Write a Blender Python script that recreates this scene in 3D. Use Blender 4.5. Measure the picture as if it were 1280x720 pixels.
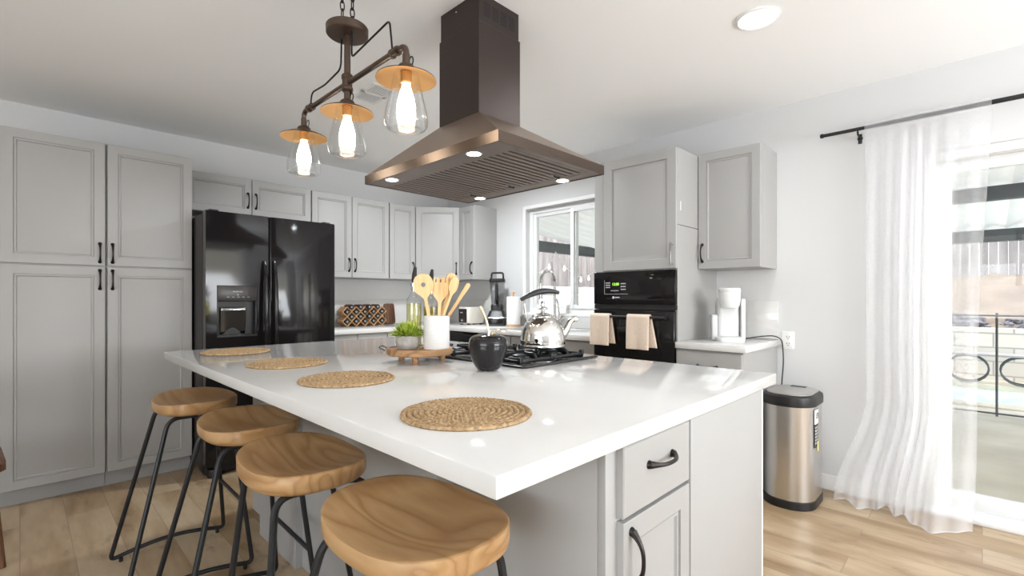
import bpy, bmesh, math, random
from mathutils import Vector, Matrix
from math import sin, cos, pi, radians as R
random.seed(7)
for o in list(bpy.data.objects): bpy.data.objects.remove(o)
scn = bpy.context.scene
C = scn.collection

# ------------------------------------------------------------------ camera
cam_d = bpy.data.cameras.new('camera'); cam = bpy.data.objects.new('camera', cam_d); C.objects.link(cam)
YAW = 44.35
cam.location = (0, 0, 1.22); cam.rotation_euler = (R(90), 0, R(YAW - 90))
cam_d.sensor_width = 36; cam_d.lens = 601.4 / 1280 * 36; cam_d.shift_y = 12.2 / 1280
cam_d.clip_start = .05; cam_d.clip_end = 200
scn.camera = cam
# ------------------------------------------------------------------ view and light
vs = scn.view_settings
vs.view_transform = 'Standard'; vs.look = 'None'; vs.gamma = 1; vs.use_curve_mapping = False
vs.exposure = 0.08
w = bpy.data.worlds.new('World'); scn.world = w; w.use_nodes = True
nt = w.node_tree; nt.nodes.clear()
sky = nt.nodes.new('ShaderNodeTexSky'); sky.sky_type = 'NISHITA'; sky.sun_disc = False
sky.sun_elevation = R(50); sky.sun_rotation = R(200); sky.air_density = 1.2; sky.dust_density = 2.5
bg = nt.nodes.new('ShaderNodeBackground'); bg.inputs[1].default_value = 0.72
wo = nt.nodes.new('ShaderNodeOutputWorld'); hs = nt.nodes.new('ShaderNodeHueSaturation'); hs.inputs['Saturation'].default_value = .55; nt.links.new(sky.outputs[0], hs.inputs['Color']); nt.links.new(hs.outputs[0], bg.inputs[0]); nt.links.new(bg.outputs[0], wo.inputs[0])
def sun(energy, rot, col=(1, .96, .9), ang=2):
    l = bpy.data.lights.new('sun', 'SUN'); l.energy = energy; l.color = col; l.angle = R(ang)
    o = bpy.data.objects.new('sun', l); o.rotation_euler = rot; C.objects.link(o)
sun(1.1, (R(-38), R(22), 0))
def area(name, loc, rot, sx, sy, energy, col=(1, 1, 1), spread=180, shape='RECTANGLE'):
    l = bpy.data.lights.new(name, 'AREA'); l.shape = shape; l.size = sx; l.size_y = sy; l.energy = energy; l.color = col; l.spread = R(spread)
    o = bpy.data.objects.new(name, l); o.location = loc; o.rotation_euler = rot; C.objects.link(o); return o
# added fill lamps behind the camera, tilted up to brighten the ceiling
area('front_ceiling_fill', (1.9, -3.16, 1.35), (R(154), 0, 0), 2.4, 1.7, 230, (.89, .94, 1))
area('left_ceiling_fill', (-3.16, -.4, 1.35), (R(150), 0, R(-90)), 3.3, 1.7, 130, (.88, .94, 1))
DOWN_W = 6.5

# ------------------------------------------------------------------ helpers: materials
def S(r, g, b):
    f = lambda c: ((c / 255) / 12.92) if c / 255 <= .04045 else (((c / 255) + .055) / 1.055) ** 2.4
    return (f(r), f(g), f(b), 1)
def L(*c): return (c[0], c[1], c[2], 1)
MT = {}
def mat(name, col, rough=.5, metal=0, spec=.5, emit=None, es=0, coat=0, trans=0, ior=1.45, bump=None):
    m = bpy.data.materials.new(name); m.use_nodes = True
    b = m.node_tree.nodes['Principled BSDF']
    b.inputs['Base Color'].default_value = col; b.inputs['Roughness'].default_value = rough
    b.inputs['Metallic'].default_value = metal; b.inputs['Specular IOR Level'].default_value = spec
    b.inputs['Coat Weight'].default_value = coat; b.inputs['IOR'].default_value = ior
    b.inputs['Transmission Weight'].default_value = trans
    if emit: b.inputs['Emission Color'].default_value = emit; b.inputs['Emission Strength'].default_value = es
    n, l = m.node_tree.nodes, m.node_tree.links
    # every surface gets a faint procedural variation of its roughness
    no = n.new('ShaderNodeTexNoise'); no.inputs['Scale'].default_value = bump[0] if bump else 9
    tc = n.new('ShaderNodeTexCoord'); l.new(tc.outputs['Object'], no.inputs['Vector'])
    mr = n.new('ShaderNodeMapRange'); mr.inputs['To Min'].default_value = max(0, rough * .9); mr.inputs['To Max'].default_value = min(1, rough * 1.1)
    l.new(no.outputs['Fac'], mr.inputs['Value']); l.new(mr.outputs[0], b.inputs['Roughness'])
    if bump:
        bu = n.new('ShaderNodeBump'); bu.inputs['Strength'].default_value = bump[1]; bu.inputs['Distance'].default_value = bump[2]
        l.new(no.outputs['Fac'], bu.inputs['Height']); l.new(bu.outputs[0], b.inputs['Normal'])
    MT[name] = m; return m
def ramp(n, stops):
    r = n.new('ShaderNodeValToRGB'); e = r.color_ramp.elements
    while len(e) > 1: e.remove(e[-1])
    e[0].position, e[0].color = stops[0]
    for p, c in stops[1:]:
        x = e.new(p); x.color = c
    return r
def glassy(name, tint=(1, 1, 1, 1), base=.06, edge=.6, rough=.02):
    m = bpy.data.materials.new(name); m.use_nodes = True; n, l = m.node_tree.nodes, m.node_tree.links; n.clear()
    o = n.new('ShaderNodeOutputMaterial'); mx = n.new('ShaderNodeMixShader'); t = n.new('ShaderNodeBsdfTransparent'); g = n.new('ShaderNodeBsdfGlossy')
    t.inputs[0].default_value = tint; g.inputs['Roughness'].default_value = rough
    lw = n.new('ShaderNodeLayerWeight'); lw.inputs[0].default_value = .35
    mr = n.new('ShaderNodeMapRange'); mr.inputs['To Min'].default_value = base; mr.inputs['To Max'].default_value = edge
    l.new(lw.outputs['Facing'], mr.inputs[0]); l.new(mr.outputs[0], mx.inputs[0]); l.new(t.outputs[0], mx.inputs[1]); l.new(g.outputs[0], mx.inputs[2]); l.new(mx.outputs[0], o.inputs[0])
    MT[name] = m; return m
def grain(name, c0, c1, c2, axis=1, scale=1, rough=.45, rings=9, dist=3.0):
    m = mat(name, c1, rough); n, l = m.node_tree.nodes, m.node_tree.links; b = n['Principled BSDF']
    tc = n.new('ShaderNodeTexCoord'); mp = n.new('ShaderNodeMapping')
    oi = n.new('ShaderNodeObjectInfo'); cx = n.new('ShaderNodeVectorMath'); cx.operation = 'MULTIPLY_ADD'
    cv = n.new('ShaderNodeCombineXYZ')
    for i in range(3): l.new(oi.outputs['Random'], cv.inputs[i])
    l.new(cv.outputs[0], cx.inputs[0]); cx.inputs[1].default_value = (7, 5, 3); l.new(tc.outputs['Object'], cx.inputs[2])
    sc = [1, 1, 1]; sc[axis] = .085
    mp.inputs['Scale'].default_value = [scale * s for s in sc]; l.new(cx.outputs[0], mp.inputs['Vector'])
    n1 = n.new('ShaderNodeTexNoise'); n1.inputs['Scale'].default_value = 4.6; n1.inputs['Detail'].default_value = 2; n1.inputs['Distortion'].default_value = .5
    l.new(mp.outputs[0], n1.inputs['Vector'])
    mu = n.new('ShaderNodeMath'); mu.operation = 'MULTIPLY'; mu.inputs[1].default_value = rings; l.new(n1.outputs['Fac'], mu.inputs[0])
    fr = n.new('ShaderNodeMath'); fr.operation = 'FRACT'; l.new(mu.outputs[0], fr.inputs[0])
    rp = ramp(n, [(0, c2), (.25, c1), (.6, c0), (.88, c1), (1, c2)]); l.new(fr.outputs[0], rp.inputs[0])
    n2 = n.new('ShaderNodeTexNoise'); n2.inputs['Scale'].default_value = 60; n2.inputs['Detail'].default_value = 4; l.new(mp.outputs[0], n2.inputs['Vector'])
    mx = n.new('ShaderNodeMix'); mx.data_type = 'RGBA'; mx.blend_type = 'MULTIPLY'; mx.inputs[0].default_value = .35
    r2 = ramp(n, [(.3, (.72, .68, .62, 1)), (.7, (1.05, 1.03, 1, 1))]); l.new(n2.outputs['Fac'], r2.inputs[0])
    l.new(rp.outputs[0], mx.inputs[6]); l.new(r2.outputs[0], mx.inputs[7]); l.new(mx.outputs[2], b.inputs['Base Color'])
    return m
def mottle(name, stops, scale=8, rough=.6, detail=4, bump=0, dist=.004, metal=0, vec=(1, 1, 1)):
    m = mat(name, stops[0][1], rough, metal); n, l = m.node_tree.nodes, m.node_tree.links; b = n['Principled BSDF']
    tc = n.new('ShaderNodeTexCoord'); mp = n.new('ShaderNodeMapping'); mp.inputs['Scale'].default_value = vec; l.new(tc.outputs['Object'], mp.inputs['Vector'])
    no = n.new('ShaderNodeTexNoise'); no.inputs['Scale'].default_value = scale; no.inputs['Detail'].default_value = detail; l.new(mp.outputs[0], no.inputs['Vector'])
    rp = ramp(n, stops); l.new(no.outputs['Fac'], rp.inputs[0]); l.new(rp.outputs[0], b.inputs['Base Color'])
    if bump:
        bu = n.new('ShaderNodeBump'); bu.inputs['Strength'].default_value = bump; bu.inputs['Distance'].default_value = dist
        l.new(no.outputs['Fac'], bu.inputs['Height']); l.new(bu.outputs[0], b.inputs['Normal'])
    return m
def floor_mat():
    m = mat('oak_plank_floor', S(190, 165, 135), .38); n, l = m.node_tree.nodes, m.node_tree.links; b = n['Principled BSDF']
    tc = n.new('ShaderNodeTexCoord'); mp = n.new('ShaderNodeMapping'); mp.inputs['Rotation'].default_value = (0, 0, R(90)); l.new(tc.outputs['Object'], mp.inputs['Vector'])
    br = n.new('ShaderNodeTexBrick'); br.offset = .37; br.inputs['Scale'].default_value = 1; br.inputs['Brick Width'].default_value = 1.22; br.inputs['Row Height'].default_value = .182
    br.inputs['Mortar Size'].default_value = .0016; br.inputs['Mortar Smooth'].default_value = .2; br.inputs['Bias'].default_value = 0
    br.inputs['Color1'].default_value = (0, 0, 0, 1); br.inputs['Color2'].default_value = (1, 1, 1, 1); br.inputs['Mortar'].default_value = (.5, .5, .5, 1)
    l.new(mp.outputs[0], br.inputs['Vector'])
    add = n.new('ShaderNodeVectorMath'); add.operation = 'MULTIPLY_ADD'; l.new(br.outputs['Color'], add.inputs[0]); add.inputs[1].default_value = (3, 9, 5); l.new(tc.outputs['Object'], add.inputs[2])
    m2 = n.new('ShaderNodeMapping'); m2.inputs['Scale'].default_value = (1, .22, 1); l.new(add.outputs[0], m2.inputs['Vector'])
    n1 = n.new('ShaderNodeTexNoise'); n1.inputs['Scale'].default_value = 3.5; n1.inputs['Detail'].default_value = 5; n1.inputs['Distortion'].default_value = .8; l.new(m2.outputs[0], n1.inputs['Vector'])
    r1 = ramp(n, [(.28, S(124, 99, 71)), (.42, S(162, 136, 104)), (.56, S(182, 159, 129)), (.75, S(194, 176, 150))]); l.new(n1.outputs['Fac'], r1.inputs[0])
    n2 = n.new('ShaderNodeTexNoise'); n2.inputs['Scale'].default_value = 30; n2.inputs['Detail'].default_value = 6; l.new(m2.outputs[0], n2.inputs['Vector'])
    r2 = ramp(n, [(.3, (.78, .75, .72, 1)), (.65, (1, 1, 1, 1))]); l.new(n2.outputs['Fac'], r2.inputs[0])
    mx = n.new('ShaderNodeMix'); mx.data_type = 'RGBA'; mx.blend_type = 'MULTIPLY'; mx.inputs[0].default_value = .6; l.new(r1.outputs[0], mx.inputs[6]); l.new(r2.outputs[0], mx.inputs[7])
    # dark mineral flecks
    m3 = n.new('ShaderNodeMapping'); m3.inputs['Scale'].default_value = (1, .4, 1); l.new(add.outputs[0], m3.inputs['Vector'])
    n3 = n.new('ShaderNodeTexNoise'); n3.inputs['Scale'].default_value = 7; n3.inputs['Detail'].default_value = 8; n3.inputs['Roughness'].default_value = .7; l.new(m3.outputs[0], n3.inputs['Vector'])
    r3 = ramp(n, [(.30, (.5, .44, .38, 1)), (.42, (1, 1, 1, 1))]); l.new(n3.outputs['Fac'], r3.inputs[0])
    mx2 = n.new('ShaderNodeMix'); mx2.data_type = 'RGBA'; mx2.blend_type = 'MULTIPLY'; mx2.inputs[0].default_value = .8; l.new(mx.outputs[2], mx2.inputs[6]); l.new(r3.outputs[0], mx2.inputs[7])
    mx3 = n.new('ShaderNodeMix'); mx3.data_type = 'RGBA'; l.new(br.outputs['Fac'], mx3.inputs[0]); l.new(mx2.outputs[2], mx3.inputs[6]); mx3.inputs[7].default_value = S(140, 118, 94); l.new(mx3.outputs[2], b.inputs['Base Color'])
    return m
def sheer_mat():
    m = bpy.data.materials.new('sheer_voile'); m.use_nodes = True; n, l = m.node_tree.nodes, m.node_tree.links; n.clear()
    o = n.new('ShaderNodeOutputMaterial'); t = n.new('ShaderNodeBsdfTransparent'); d = n.new('ShaderNodeBsdfDiffuse'); tr = n.new('ShaderNodeBsdfTranslucent')
    d.inputs[0].default_value = (.92, .92, .93, 1); tr.inputs[0].default_value = (.92, .92, .94, 1)
    m1 = n.new('ShaderNodeMixShader'); m1.inputs[0].default_value = .45; l.new(d.outputs[0], m1.inputs[1]); l.new(tr.outputs[0], m1.inputs[2])
    lw = n.new('ShaderNodeLayerWeight'); lw.inputs[0].default_value = .5
    no = n.new('ShaderNodeTexNoise'); no.inputs['Scale'].default_value = 90; tc = n.new('ShaderNodeTexCoord'); l.new(tc.outputs['Object'], no.inputs['Vector'])
    mr = n.new('ShaderNodeMapRange'); mr.inputs['To Min'].default_value = .27; mr.inputs['To Max'].default_value = .92; l.new(lw.outputs['Facing'], mr.inputs[0])
    ad = n.new('ShaderNodeMath'); ad.operation = 'MULTIPLY_ADD'; l.new(no.outputs['Fac'], ad.inputs[0]); ad.inputs[1].default_value = .06; l.new(mr.outputs[0], ad.inputs[2]); ad.use_clamp = True
    m2 = n.new('ShaderNodeMixShader'); l.new(ad.outputs[0], m2.inputs[0]); l.new(t.outputs[0], m2.inputs[1]); l.new(m1.outputs[0], m2.inputs[2]); l.new(m2.outputs[0], o.inputs[0])
    return m
def bands(name, c1, c2, scale, axis='X', rough=.7, bump=.0):
    m = mat(name, c1, rough); n, l = m.node_tree.nodes, m.node_tree.links; b = n['Principled BSDF']
    tc = n.new('ShaderNodeTexCoord'); wv = n.new('ShaderNodeTexWave'); wv.bands_direction = axis; wv.inputs['Scale'].default_value = scale; wv.inputs['Distortion'].default_value = 1.5; wv.inputs['Detail'].default_value = 3
    l.new(tc.outputs['Object'], wv.inputs['Vector']); rp = ramp(n, [(0, c1), (1, c2)]); l.new(wv.outputs['Fac'], rp.inputs[0]); l.new(rp.outputs[0], b.inputs['Base Color']); return m
def blocks_mat():
    m = mat('block_wall', S(200, 195, 185), .9); n, l = m.node_tree.nodes, m.node_tree.links; b = n['Principled BSDF']
    tc = n.new('ShaderNodeTexCoord'); mp = n.new('ShaderNodeMapping'); mp.inputs['Rotation'].default_value = (R(90), 0, R(90)); mp.vector_type = 'POINT'
    sp = n.new('ShaderNodeSeparateXYZ'); cb = n.new('ShaderNodeCombineXYZ'); l.new(tc.outputs['Object'], sp.inputs[0])
    ad = n.new('ShaderNodeMath'); l.new(sp.outputs[0], ad.inputs[0]); l.new(sp.outputs[1], ad.inputs[1]); l.new(ad.outputs[0], cb.inputs[0]); l.new(sp.outputs[2], cb.inputs[1])
    br = n.new('ShaderNodeTexBrick'); br.inputs['Scale'].default_value = 1; br.inputs['Brick Width'].default_value = .45; br.inputs['Row Height'].default_value = .22; br.inputs['Mortar Size'].default_value = .012
    br.inputs['Color1'].default_value = S(205, 200, 190); br.inputs['Color2'].default_value = S(190, 186, 176); br.inputs['Mortar'].default_value = S(160, 157, 150)
    l.new(cb.outputs[0], br.inputs['Vector']); l.new(br.outputs['Color'], b.inputs['Base Color']); return m

M_wall = mat('wall_paint', L(.645, .643, .638), .75, bump=(180, .06, .001))
M_ceil = mat('ceiling_paint', L(.90, .90, .895), .85, bump=(120, .08, .001))
M_floor = floor_mat()
M_cab = mat('grey_cabinet_paint', L(.37, .362, .35), .42, bump=(220, .03, .0006))
M_cabin = mat('cabinet_gap_shadow_line', L(.16, .155, .15), .6)
M_isl = M_cab
M_white = mat('white_trim_paint', L(.82, .815, .80), .4)
M_vinyl = mat('white_vinyl_frame', L(.8, .8, .79), .35)
M_quartz = mottle('white_quartz', [(.3, L(.61, .596, .575)), (.5, L(.635, .622, .602)), (.7, L(.65, .637, .62))], 3, .09)
M_black = mat('gloss_black_appliance', L(.010, .009, .009), .07, spec=.4)
M_blackm = mat('satin_black_plastic', L(.016, .015, .015), .4)
M_blackside = mat('textured_black_side', L(.022, .018, .017), .35, bump=(300, .15, .0008))
M_iron = mat('matt_black_steel', L(.014, .014, .015), .42, spec=.4)
M_bronze = mat('dark_bronze_pull', L(.030, .025, .023), .35, metal=.7)
M_bronzep = mat('brushed_bronze_pipe', L(.115, .08, .06), .38, metal=.85)
M_copper = mat('copper_shade_lining', L(.52, .31, .14), .4, metal=.8)
M_hood = mat('bronze_hood_steel_lightened', L(.30, .225, .175), .38, metal=.9, bump=(400, .04, .0005))  # canopy bronze lightened: pendant and ceiling reflections put into the colour
M_chim = mat('black_stainless_chimney_dimmed', L(.066, .052, .047), .42, metal=.85, bump=(400, .05, .0005))  # black stainless, darkened: reflection of a dim room put into the colour
M_rim = mat('bronze_rim_darkened', L(.092, .068, .054), .3, metal=.9)  # rim bronze darkened the same way, dim reflection painted in
M_hoodf = mat('hood_filter_steel', L(.26, .215, .19), .45, metal=.8)
M_steel = mat('brushed_stainless', L(.62, .60, .575), .3, metal=1)
M_steel.node_tree.nodes['Principled BSDF'].inputs['Anisotropic'].default_value = .5
M_chrome = mat('polished_chrome', L(.80, .79, .77), .05, metal=1)
M_nickel = mat('satin_nickel', L(.6, .58, .56), .25, metal=1)
M_dark = mat('dark_slot', L(.008, .008, .008), .7)
M_seat = grain('stool_seat_wood', S(180, 145, 103), S(171, 134, 91), S(156, 117, 75), 1, 1.0, .42, rings=11)
M_tray = grain('tray_mango_wood', S(176, 138, 100), S(158, 119, 82), S(134, 97, 64), 0, 2.2, .55, rings=6)
M_util = grain('bamboo_utensil', S(236, 200, 150), S(228, 188, 132), S(212, 168, 112), 2, 3, .5, rings=5)
M_rack = grain('spice_rack_wood', S(214, 170, 122), S(196, 150, 102), S(170, 124, 80), 0, 3, .55)
M_walnut = grain('dark_walnut', S(110, 74, 50), S(90, 58, 38), S(66, 42, 28), 2, 2, .5)
M_jute = mottle('woven_jute', [(.25, S(104, 80, 54)), (.45, S(160, 131, 95)), (.62, S(184, 156, 120)), (.8, S(204, 182, 148))], 110, .9, 6, .6, .004)
M_ceramic = mat('white_ceramic', L(.80, .79, .77), .25)
M_concrete = mottle('grey_cement_pot', [(.3, S(150, 146, 140)), (.7, S(188, 184, 178))], 30, .85, 5, .3)
M_leaf = mottle('leaf_green', [(.3, S(112, 140, 40)), (.5, S(160, 180, 60)), (.7, S(205, 212, 104))], 60, .55)
M_soil = mottle('soil', [(.3, S(50, 40, 32)), (.7, S(86, 70, 56))], 60, .95)
M_gold = mat('pale_gold_metal', L(.78, .66, .46), .28, metal=.9)
M_apple = mat('glossy_black_glaze', L(.016, .015, .015), .1, spec=.4)
M_glass = glassy('clear_glass', (.97, .98, .98, 1), .03, .5)
M_pane = glassy('window_pane_glass', (.97, .98, .985, 1), .02, .25)
M_oil1 = glassy('pale_wine_vinegar', (.93, .90, .60, 1), .05, .3)
M_oil2 = glassy('olive_oil', (.72, .62, .10, 1), .05, .3)
M_bulb = mat('lit_bulb', L(1, .9, .75), .3, emit=(1, .88, .70, 1), es=24)
M_led = mat('led_lens', L(1, 1, 1), .3, emit=(1, .96, .9, 1), es=14)
M_down = mat('downlight_diffuser', L(1, 1, 1), .3, emit=(1, .98, .95, 1), es=9)
M_green = mat('oven_display_digits', L(.3, .8, .1), .4, emit=(.55, 1, .1, 1), es=1.2)
M_print = mat('silver_print', L(.55, .55, .54), .4)
M_printg = mat('grey_print', L(.25, .25, .25), .4)
M_towel = mottle('cream_cotton', [(.3, S(206, 186, 168)), (.7, S(224, 206, 188))], 140, .95, 4, .4, .002)
M_cream = mat('cream_enamel', L(.74, .68, .60), .3)
M_smoke = glassy('smoked_jar', (.62, .63, .64, 1), .08, .5)
M_paper = mat('white_paper', L(.85, .84, .83), .9, bump=(160, .3, .002))
M_sheer = sheer_mat()
M_yellow = mat('yellow_sticker', S(232, 214, 120), .5)
M_plastic = mat('white_plastic', L(.68, .68, .67), .28)
M_plasticg = mat('pale_grey_plastic', L(.60, .60, .59), .35)
M_sponge = mottle('sponge_yellow', [(.3, S(200, 170, 100)), (.7, S(226, 200, 130))], 80, .95)
M_conc = mottle('patio_concrete', [(.3, S(176, 168, 150)), (.55, S(198, 190, 172)), (.75, S(212, 205, 188))], 1.6, .9, 6)
M_board = mottle('weathered_fence_board', [(.3, S(108, 103, 100)), (.5, S(136, 130, 127)), (.75, S(160, 155, 152))], 6, .9, 5, vec=(1, 1, .15))
M_beam = mat('charcoal_beam_paint', S(70, 76, 80), .6)
M_roof = mat('corrugated_fibreglass', L(.80, .83, .81), .5)
rn, rl = M_roof.node_tree.nodes, M_roof.node_tree.links
tl = rn.new('ShaderNodeBsdfTranslucent'); tl.inputs[0].default_value = (.9, .88, .84, 1); mxr = rn.new('ShaderNodeMixShader'); mxr.inputs[0].default_value = .4
rl.new(rn['Principled BSDF'].outputs[0], mxr.inputs[1]); rl.new(tl.outputs[0], mxr.inputs[2]); rl.new(mxr.outputs[0], rn['Material Output'].inputs[0])
M_water = mat('pool_water', S(188, 222, 220), .12)
M_dirt = mottle('dry_dirt', [(.3, S(108, 94, 78)), (.7, S(130, 115, 98))], 2, .95, 6)
M_gravel = mottle('dark_gravel', [(.35, S(70, 70, 76)), (.65, S(130, 128, 132))], 22, .95, 8, .8, .03)
M_block = blocks_mat()
M_cushion = mat('grey_bench_slats', S(150, 146, 142), .7)

# ------------------------------------------------------------------ helpers: geometry
def box(bm, x0, x1, y0, y1, z0, z1, bev=0, seg=2):
    t = bmesh.new()
    bmesh.ops.create_cube(t, size=1)
    for v in t.verts: v.co = ((x0 + x1) / 2 + v.co.x * (x1 - x0), (y0 + y1) / 2 + v.co.y * (y1 - y0), (z0 + z1) / 2 + v.co.z * (z1 - z0))
    if bev: bmesh.ops.bevel(t, geom=t.edges[:], offset=bev, segments=seg, affect='EDGES', profile=.5)
    merge(bm, t); return bm
def merge(bm, t, M=None):
    if M is not None: bmesh.ops.transform(t, matrix=M, verts=t.verts)
    me = bpy.data.meshes.new('tmp'); t.to_mesh(me); t.free(); bm.from_mesh(me); bpy.data.meshes.remove(me)
def nb(): return bmesh.new()
def bxm(*a, **k): return box(nb(), *a, **k)
def tube(bm, pts, r, n=10, closed=False, cap=True):
    P = [Vector(p) for p in pts]; N = len(P); rr = r if isinstance(r, (list, tuple)) else [r] * N
    up = None; rings = []
    for i, p in enumerate(P):
        a = P[i - 1] if (i or closed) else p; b = P[(i + 1) % N] if (i < N - 1 or closed) else p
        d = (b - a).normalized()
        if up is None:
            up = Vector((0, 0, 1)) if abs(d.z) < .9 else Vector((1, 0, 0))
        up = (up - d * up.dot(d)).normalized(); s = d.cross(up)
        rings.append([bm.verts.new(p + (up * cos(2 * pi * k / n) + s * sin(2 * pi * k / n)) * rr[i]) for k in range(n)])
    for i in range(N if closed else N - 1):
        A, B = rings[i], rings[(i + 1) % N]
        for k in range(n): bm.faces.new((A[k], A[(k + 1) % n], B[(k + 1) % n], B[k]))
    if cap and not closed: bm.faces.new(rings[0][::-1]); bm.faces.new(rings[-1])
    return bm
def fillet(pts, r, seg=6):
    P = [Vector(p) for p in pts]; out = [P[0]]
    for i in range(1, len(P) - 1):
        a, p, b = P[i - 1], P[i], P[i + 1]; da = (a - p); db = (b - p); rr = min(r, da.length * .48, db.length * .48)
        s, e = p + da.normalized() * rr, p + db.normalized() * rr
        for k in range(seg + 1):
            t = k / seg; out.append((1 - t) ** 2 * s + 2 * t * (1 - t) * p + t * t * e)
    out.append(P[-1]); return out
def lathe(bm, prof, n=32, c=(0, 0, 0), M=None):
    t = nb() if M is not None else bm; rings = []
    for r, z in prof:
        if r < 1e-5: rings.append([t.verts.new((c[0], c[1], c[2] + z))])
        else: rings.append([t.verts.new((c[0] + r * cos(2 * pi * k / n), c[1] + r * sin(2 * pi * k / n), c[2] + z)) for k in range(n)])
    for A, B in zip(rings, rings[1:]):
        for k in range(n):
            k2 = (k + 1) % n
            if len(A) == 1 and len(B) == 1: continue
            if len(A) == 1: t.faces.new((A[0], B[k2], B[k]))
            elif len(B) == 1: t.faces.new((A[k], A[k2], B[0]))
            else: t.faces.new((A[k], A[k2], B[k2], B[k]))
    if M is not None: merge(bm, t, M)
    return bm
def prism(bm, pts, z0, z1, bev=0, M=None, seg=2):
    t = nb(); a = [t.verts.new((x, y, z0)) for x, y in pts]; b = [t.verts.new((x, y, z1)) for x, y in pts]; n = len(pts)
    t.faces.new(a[::-1]); t.faces.new(b)
    for k in range(n): t.faces.new((a[k], a[(k + 1) % n], b[(k + 1) % n], b[k]))
    if bev:
        t.faces.ensure_lookup_table(); es = set(t.faces[0].edges[:] + t.faces[1].edges[:])
        bmesh.ops.bevel(t, geom=list(es), offset=bev, segments=seg, affect='EDGES', profile=.5)
    merge(bm, t, M); return bm
def rrect(w, d, r, n=6, cx=0, cy=0):
    out = []
    for sx, sy, a0 in ((1, 1, 0), (-1, 1, 90), (-1, -1, 180), (1, -1, 270)):
        for k in range(n + 1):
            a = R(a0 + 90 * k / n); out.append((cx + sx * (w / 2 - r) + r * cos(a), cy + sy * (d / 2 - r) + r * sin(a)))
    return out
def sheet(bm, f, nu, nv, closed_u=False):
    g = [[bm.verts.new(f(i / nu, j / nv)) for j in range(nv + 1)] for i in range(nu + (0 if closed_u else 1))]
    for i in range(nu):
        A, B = g[i], g[(i + 1) % len(g)]
        for j in range(nv): bm.faces.new((A[j], B[j], B[j + 1], A[j + 1]))
    return bm
def obj(name, bm, m, parent=None, smooth=True, ang=35, solid=0):
    bmesh.ops.recalc_face_normals(bm, faces=bm.faces[:])
    me = bpy.data.meshes.new(name); bm.to_mesh(me); bm.free()
    if smooth:
        me.polygons.foreach_set('use_smooth', [True] * len(me.polygons)); me.set_sharp_from_angle(angle=R(ang))
    me.materials.append(m); o = bpy.data.objects.new(name, me); C.objects.link(o)
    if parent: o.parent = parent
    if solid:
        md = o.modifiers.new('thickness', 'SOLIDIFY'); md.thickness = solid; md.offset = 0
    return o
def thing(name, label, cat, loc=(0, 0, 0), rz=0, group=None):
    o = bpy.data.objects.new(name, None); C.objects.link(o); o.empty_display_size = .05
    o.location = loc; o.rotation_euler = (0, 0, rz); o['label'] = label; o['category'] = cat
    if group: o['group'] = group
    return o
def tag(o, label, cat, group=None, loc=None, rz=None):
    o['label'] = label; o['category'] = cat
    if group: o['group'] = group
    if loc is not None: o.location = loc
    if rz is not None: o.rotation_euler = (0, 0, rz)
    return o
def struct(name, bm, m, parent=None, smooth=False):
    o = obj(name, bm, m, parent, smooth)
    if not parent: o['kind'] = 'structure'
    return o
def dup(root, loc, rz=0, label=None):
    r = root.copy(); C.objects.link(r); r.location = loc; r.rotation_euler = (0, 0, rz)
    if label: r['label'] = label
    for ch in [o for o in bpy.data.objects if o.parent == root]:
        c = ch.copy(); C.objects.link(c); c.parent = r
        for g in [o for o in bpy.data.objects if o.parent == ch]:
            d = g.copy(); C.objects.link(d); d.parent = c
    return r
def text_bm(s, size, ext=.0004):
    cu = bpy.data.curves.new('t', 'FONT'); cu.body = s; cu.size = size; cu.extrude = ext; cu.align_x = 'CENTER'; cu.align_y = 'CENTER'
    o = bpy.data.objects.new('t', cu); C.objects.link(o); bpy.context.view_layer.update()
    me = bpy.data.meshes.new_from_object(o.evaluated_get(bpy.context.evaluated_depsgraph_get())); bm = nb(); bm.from_mesh(me)
    bpy.data.objects.remove(o); bpy.data.curves.remove(cu); bpy.data.meshes.remove(me); return bm
FACE = Matrix.Rotation(R(90), 4, 'X')          # text in XY -> standing on XZ, facing -Y
T = Matrix.Translation
def smooth(x): x = max(0, min(1, x)); return x * x * (3 - 2 * x)

# ------------------------------------------------------------------ the setting
XB, YA, ZC, XL, YF = 3.60, 4.60, 2.52, -3.2, -3.2
struct('floor', bxm(XL - .15, XB + .16, YF - .15, YA + .15, -.08, 0), M_floor)
struct('ceiling', bxm(XL - .15, XB + .15, YF - .15, YA + .15, ZC, ZC + .12), M_ceil)
struct('wall_back', bxm(XL - .15, XB + .15, YA, YA + .15, 0, ZC), M_wall)
WY0, WY1, WZ0, WZ1 = 2.16, 3.32, 1.07, 2.115      # kitchen window opening
DY0, DY1, DZ = -1.75, .24, 2.04                   # sliding door opening
b = nb()
box(b, XB, XB + .15, WY1, YA, 0, ZC); box(b, XB, XB + .15, WY0, WY1, 0, WZ0); box(b, XB, XB + .15, WY0, WY1, WZ1, ZC); box(b, XB, XB + .15, DY1, WY0, 0, ZC)
box(b, XB, XB + .15, DY0, DY1, DZ, ZC); box(b, XB, XB + .15, YF - .15, DY0, 0, ZC)
struct('wall_right', b, M_wall)
b = nb()   # wall behind the camera, with its window opening
box(b, XL, XB, YF - .15, YF, 0, .45); box(b, XL, XB, YF - .15, YF, 2.25, ZC); box(b, XL, .65, YF - .15, YF, .45, 2.25); box(b, 3.15, XB, YF - .15, YF, .45, 2.25)
struct('wall_front', b, M_wall)
b = nb()
box(b, XL - .15, XL, YF, YA, 0, .45); box(b, XL - .15, XL, YF, YA, 2.25, ZC); box(b, XL - .15, XL, YF, -2.1, .45, 2.25); box(b, XL - .15, XL, 1.3, YA, .45, 2.25)
struct('wall_left', b, M_wall)
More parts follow.
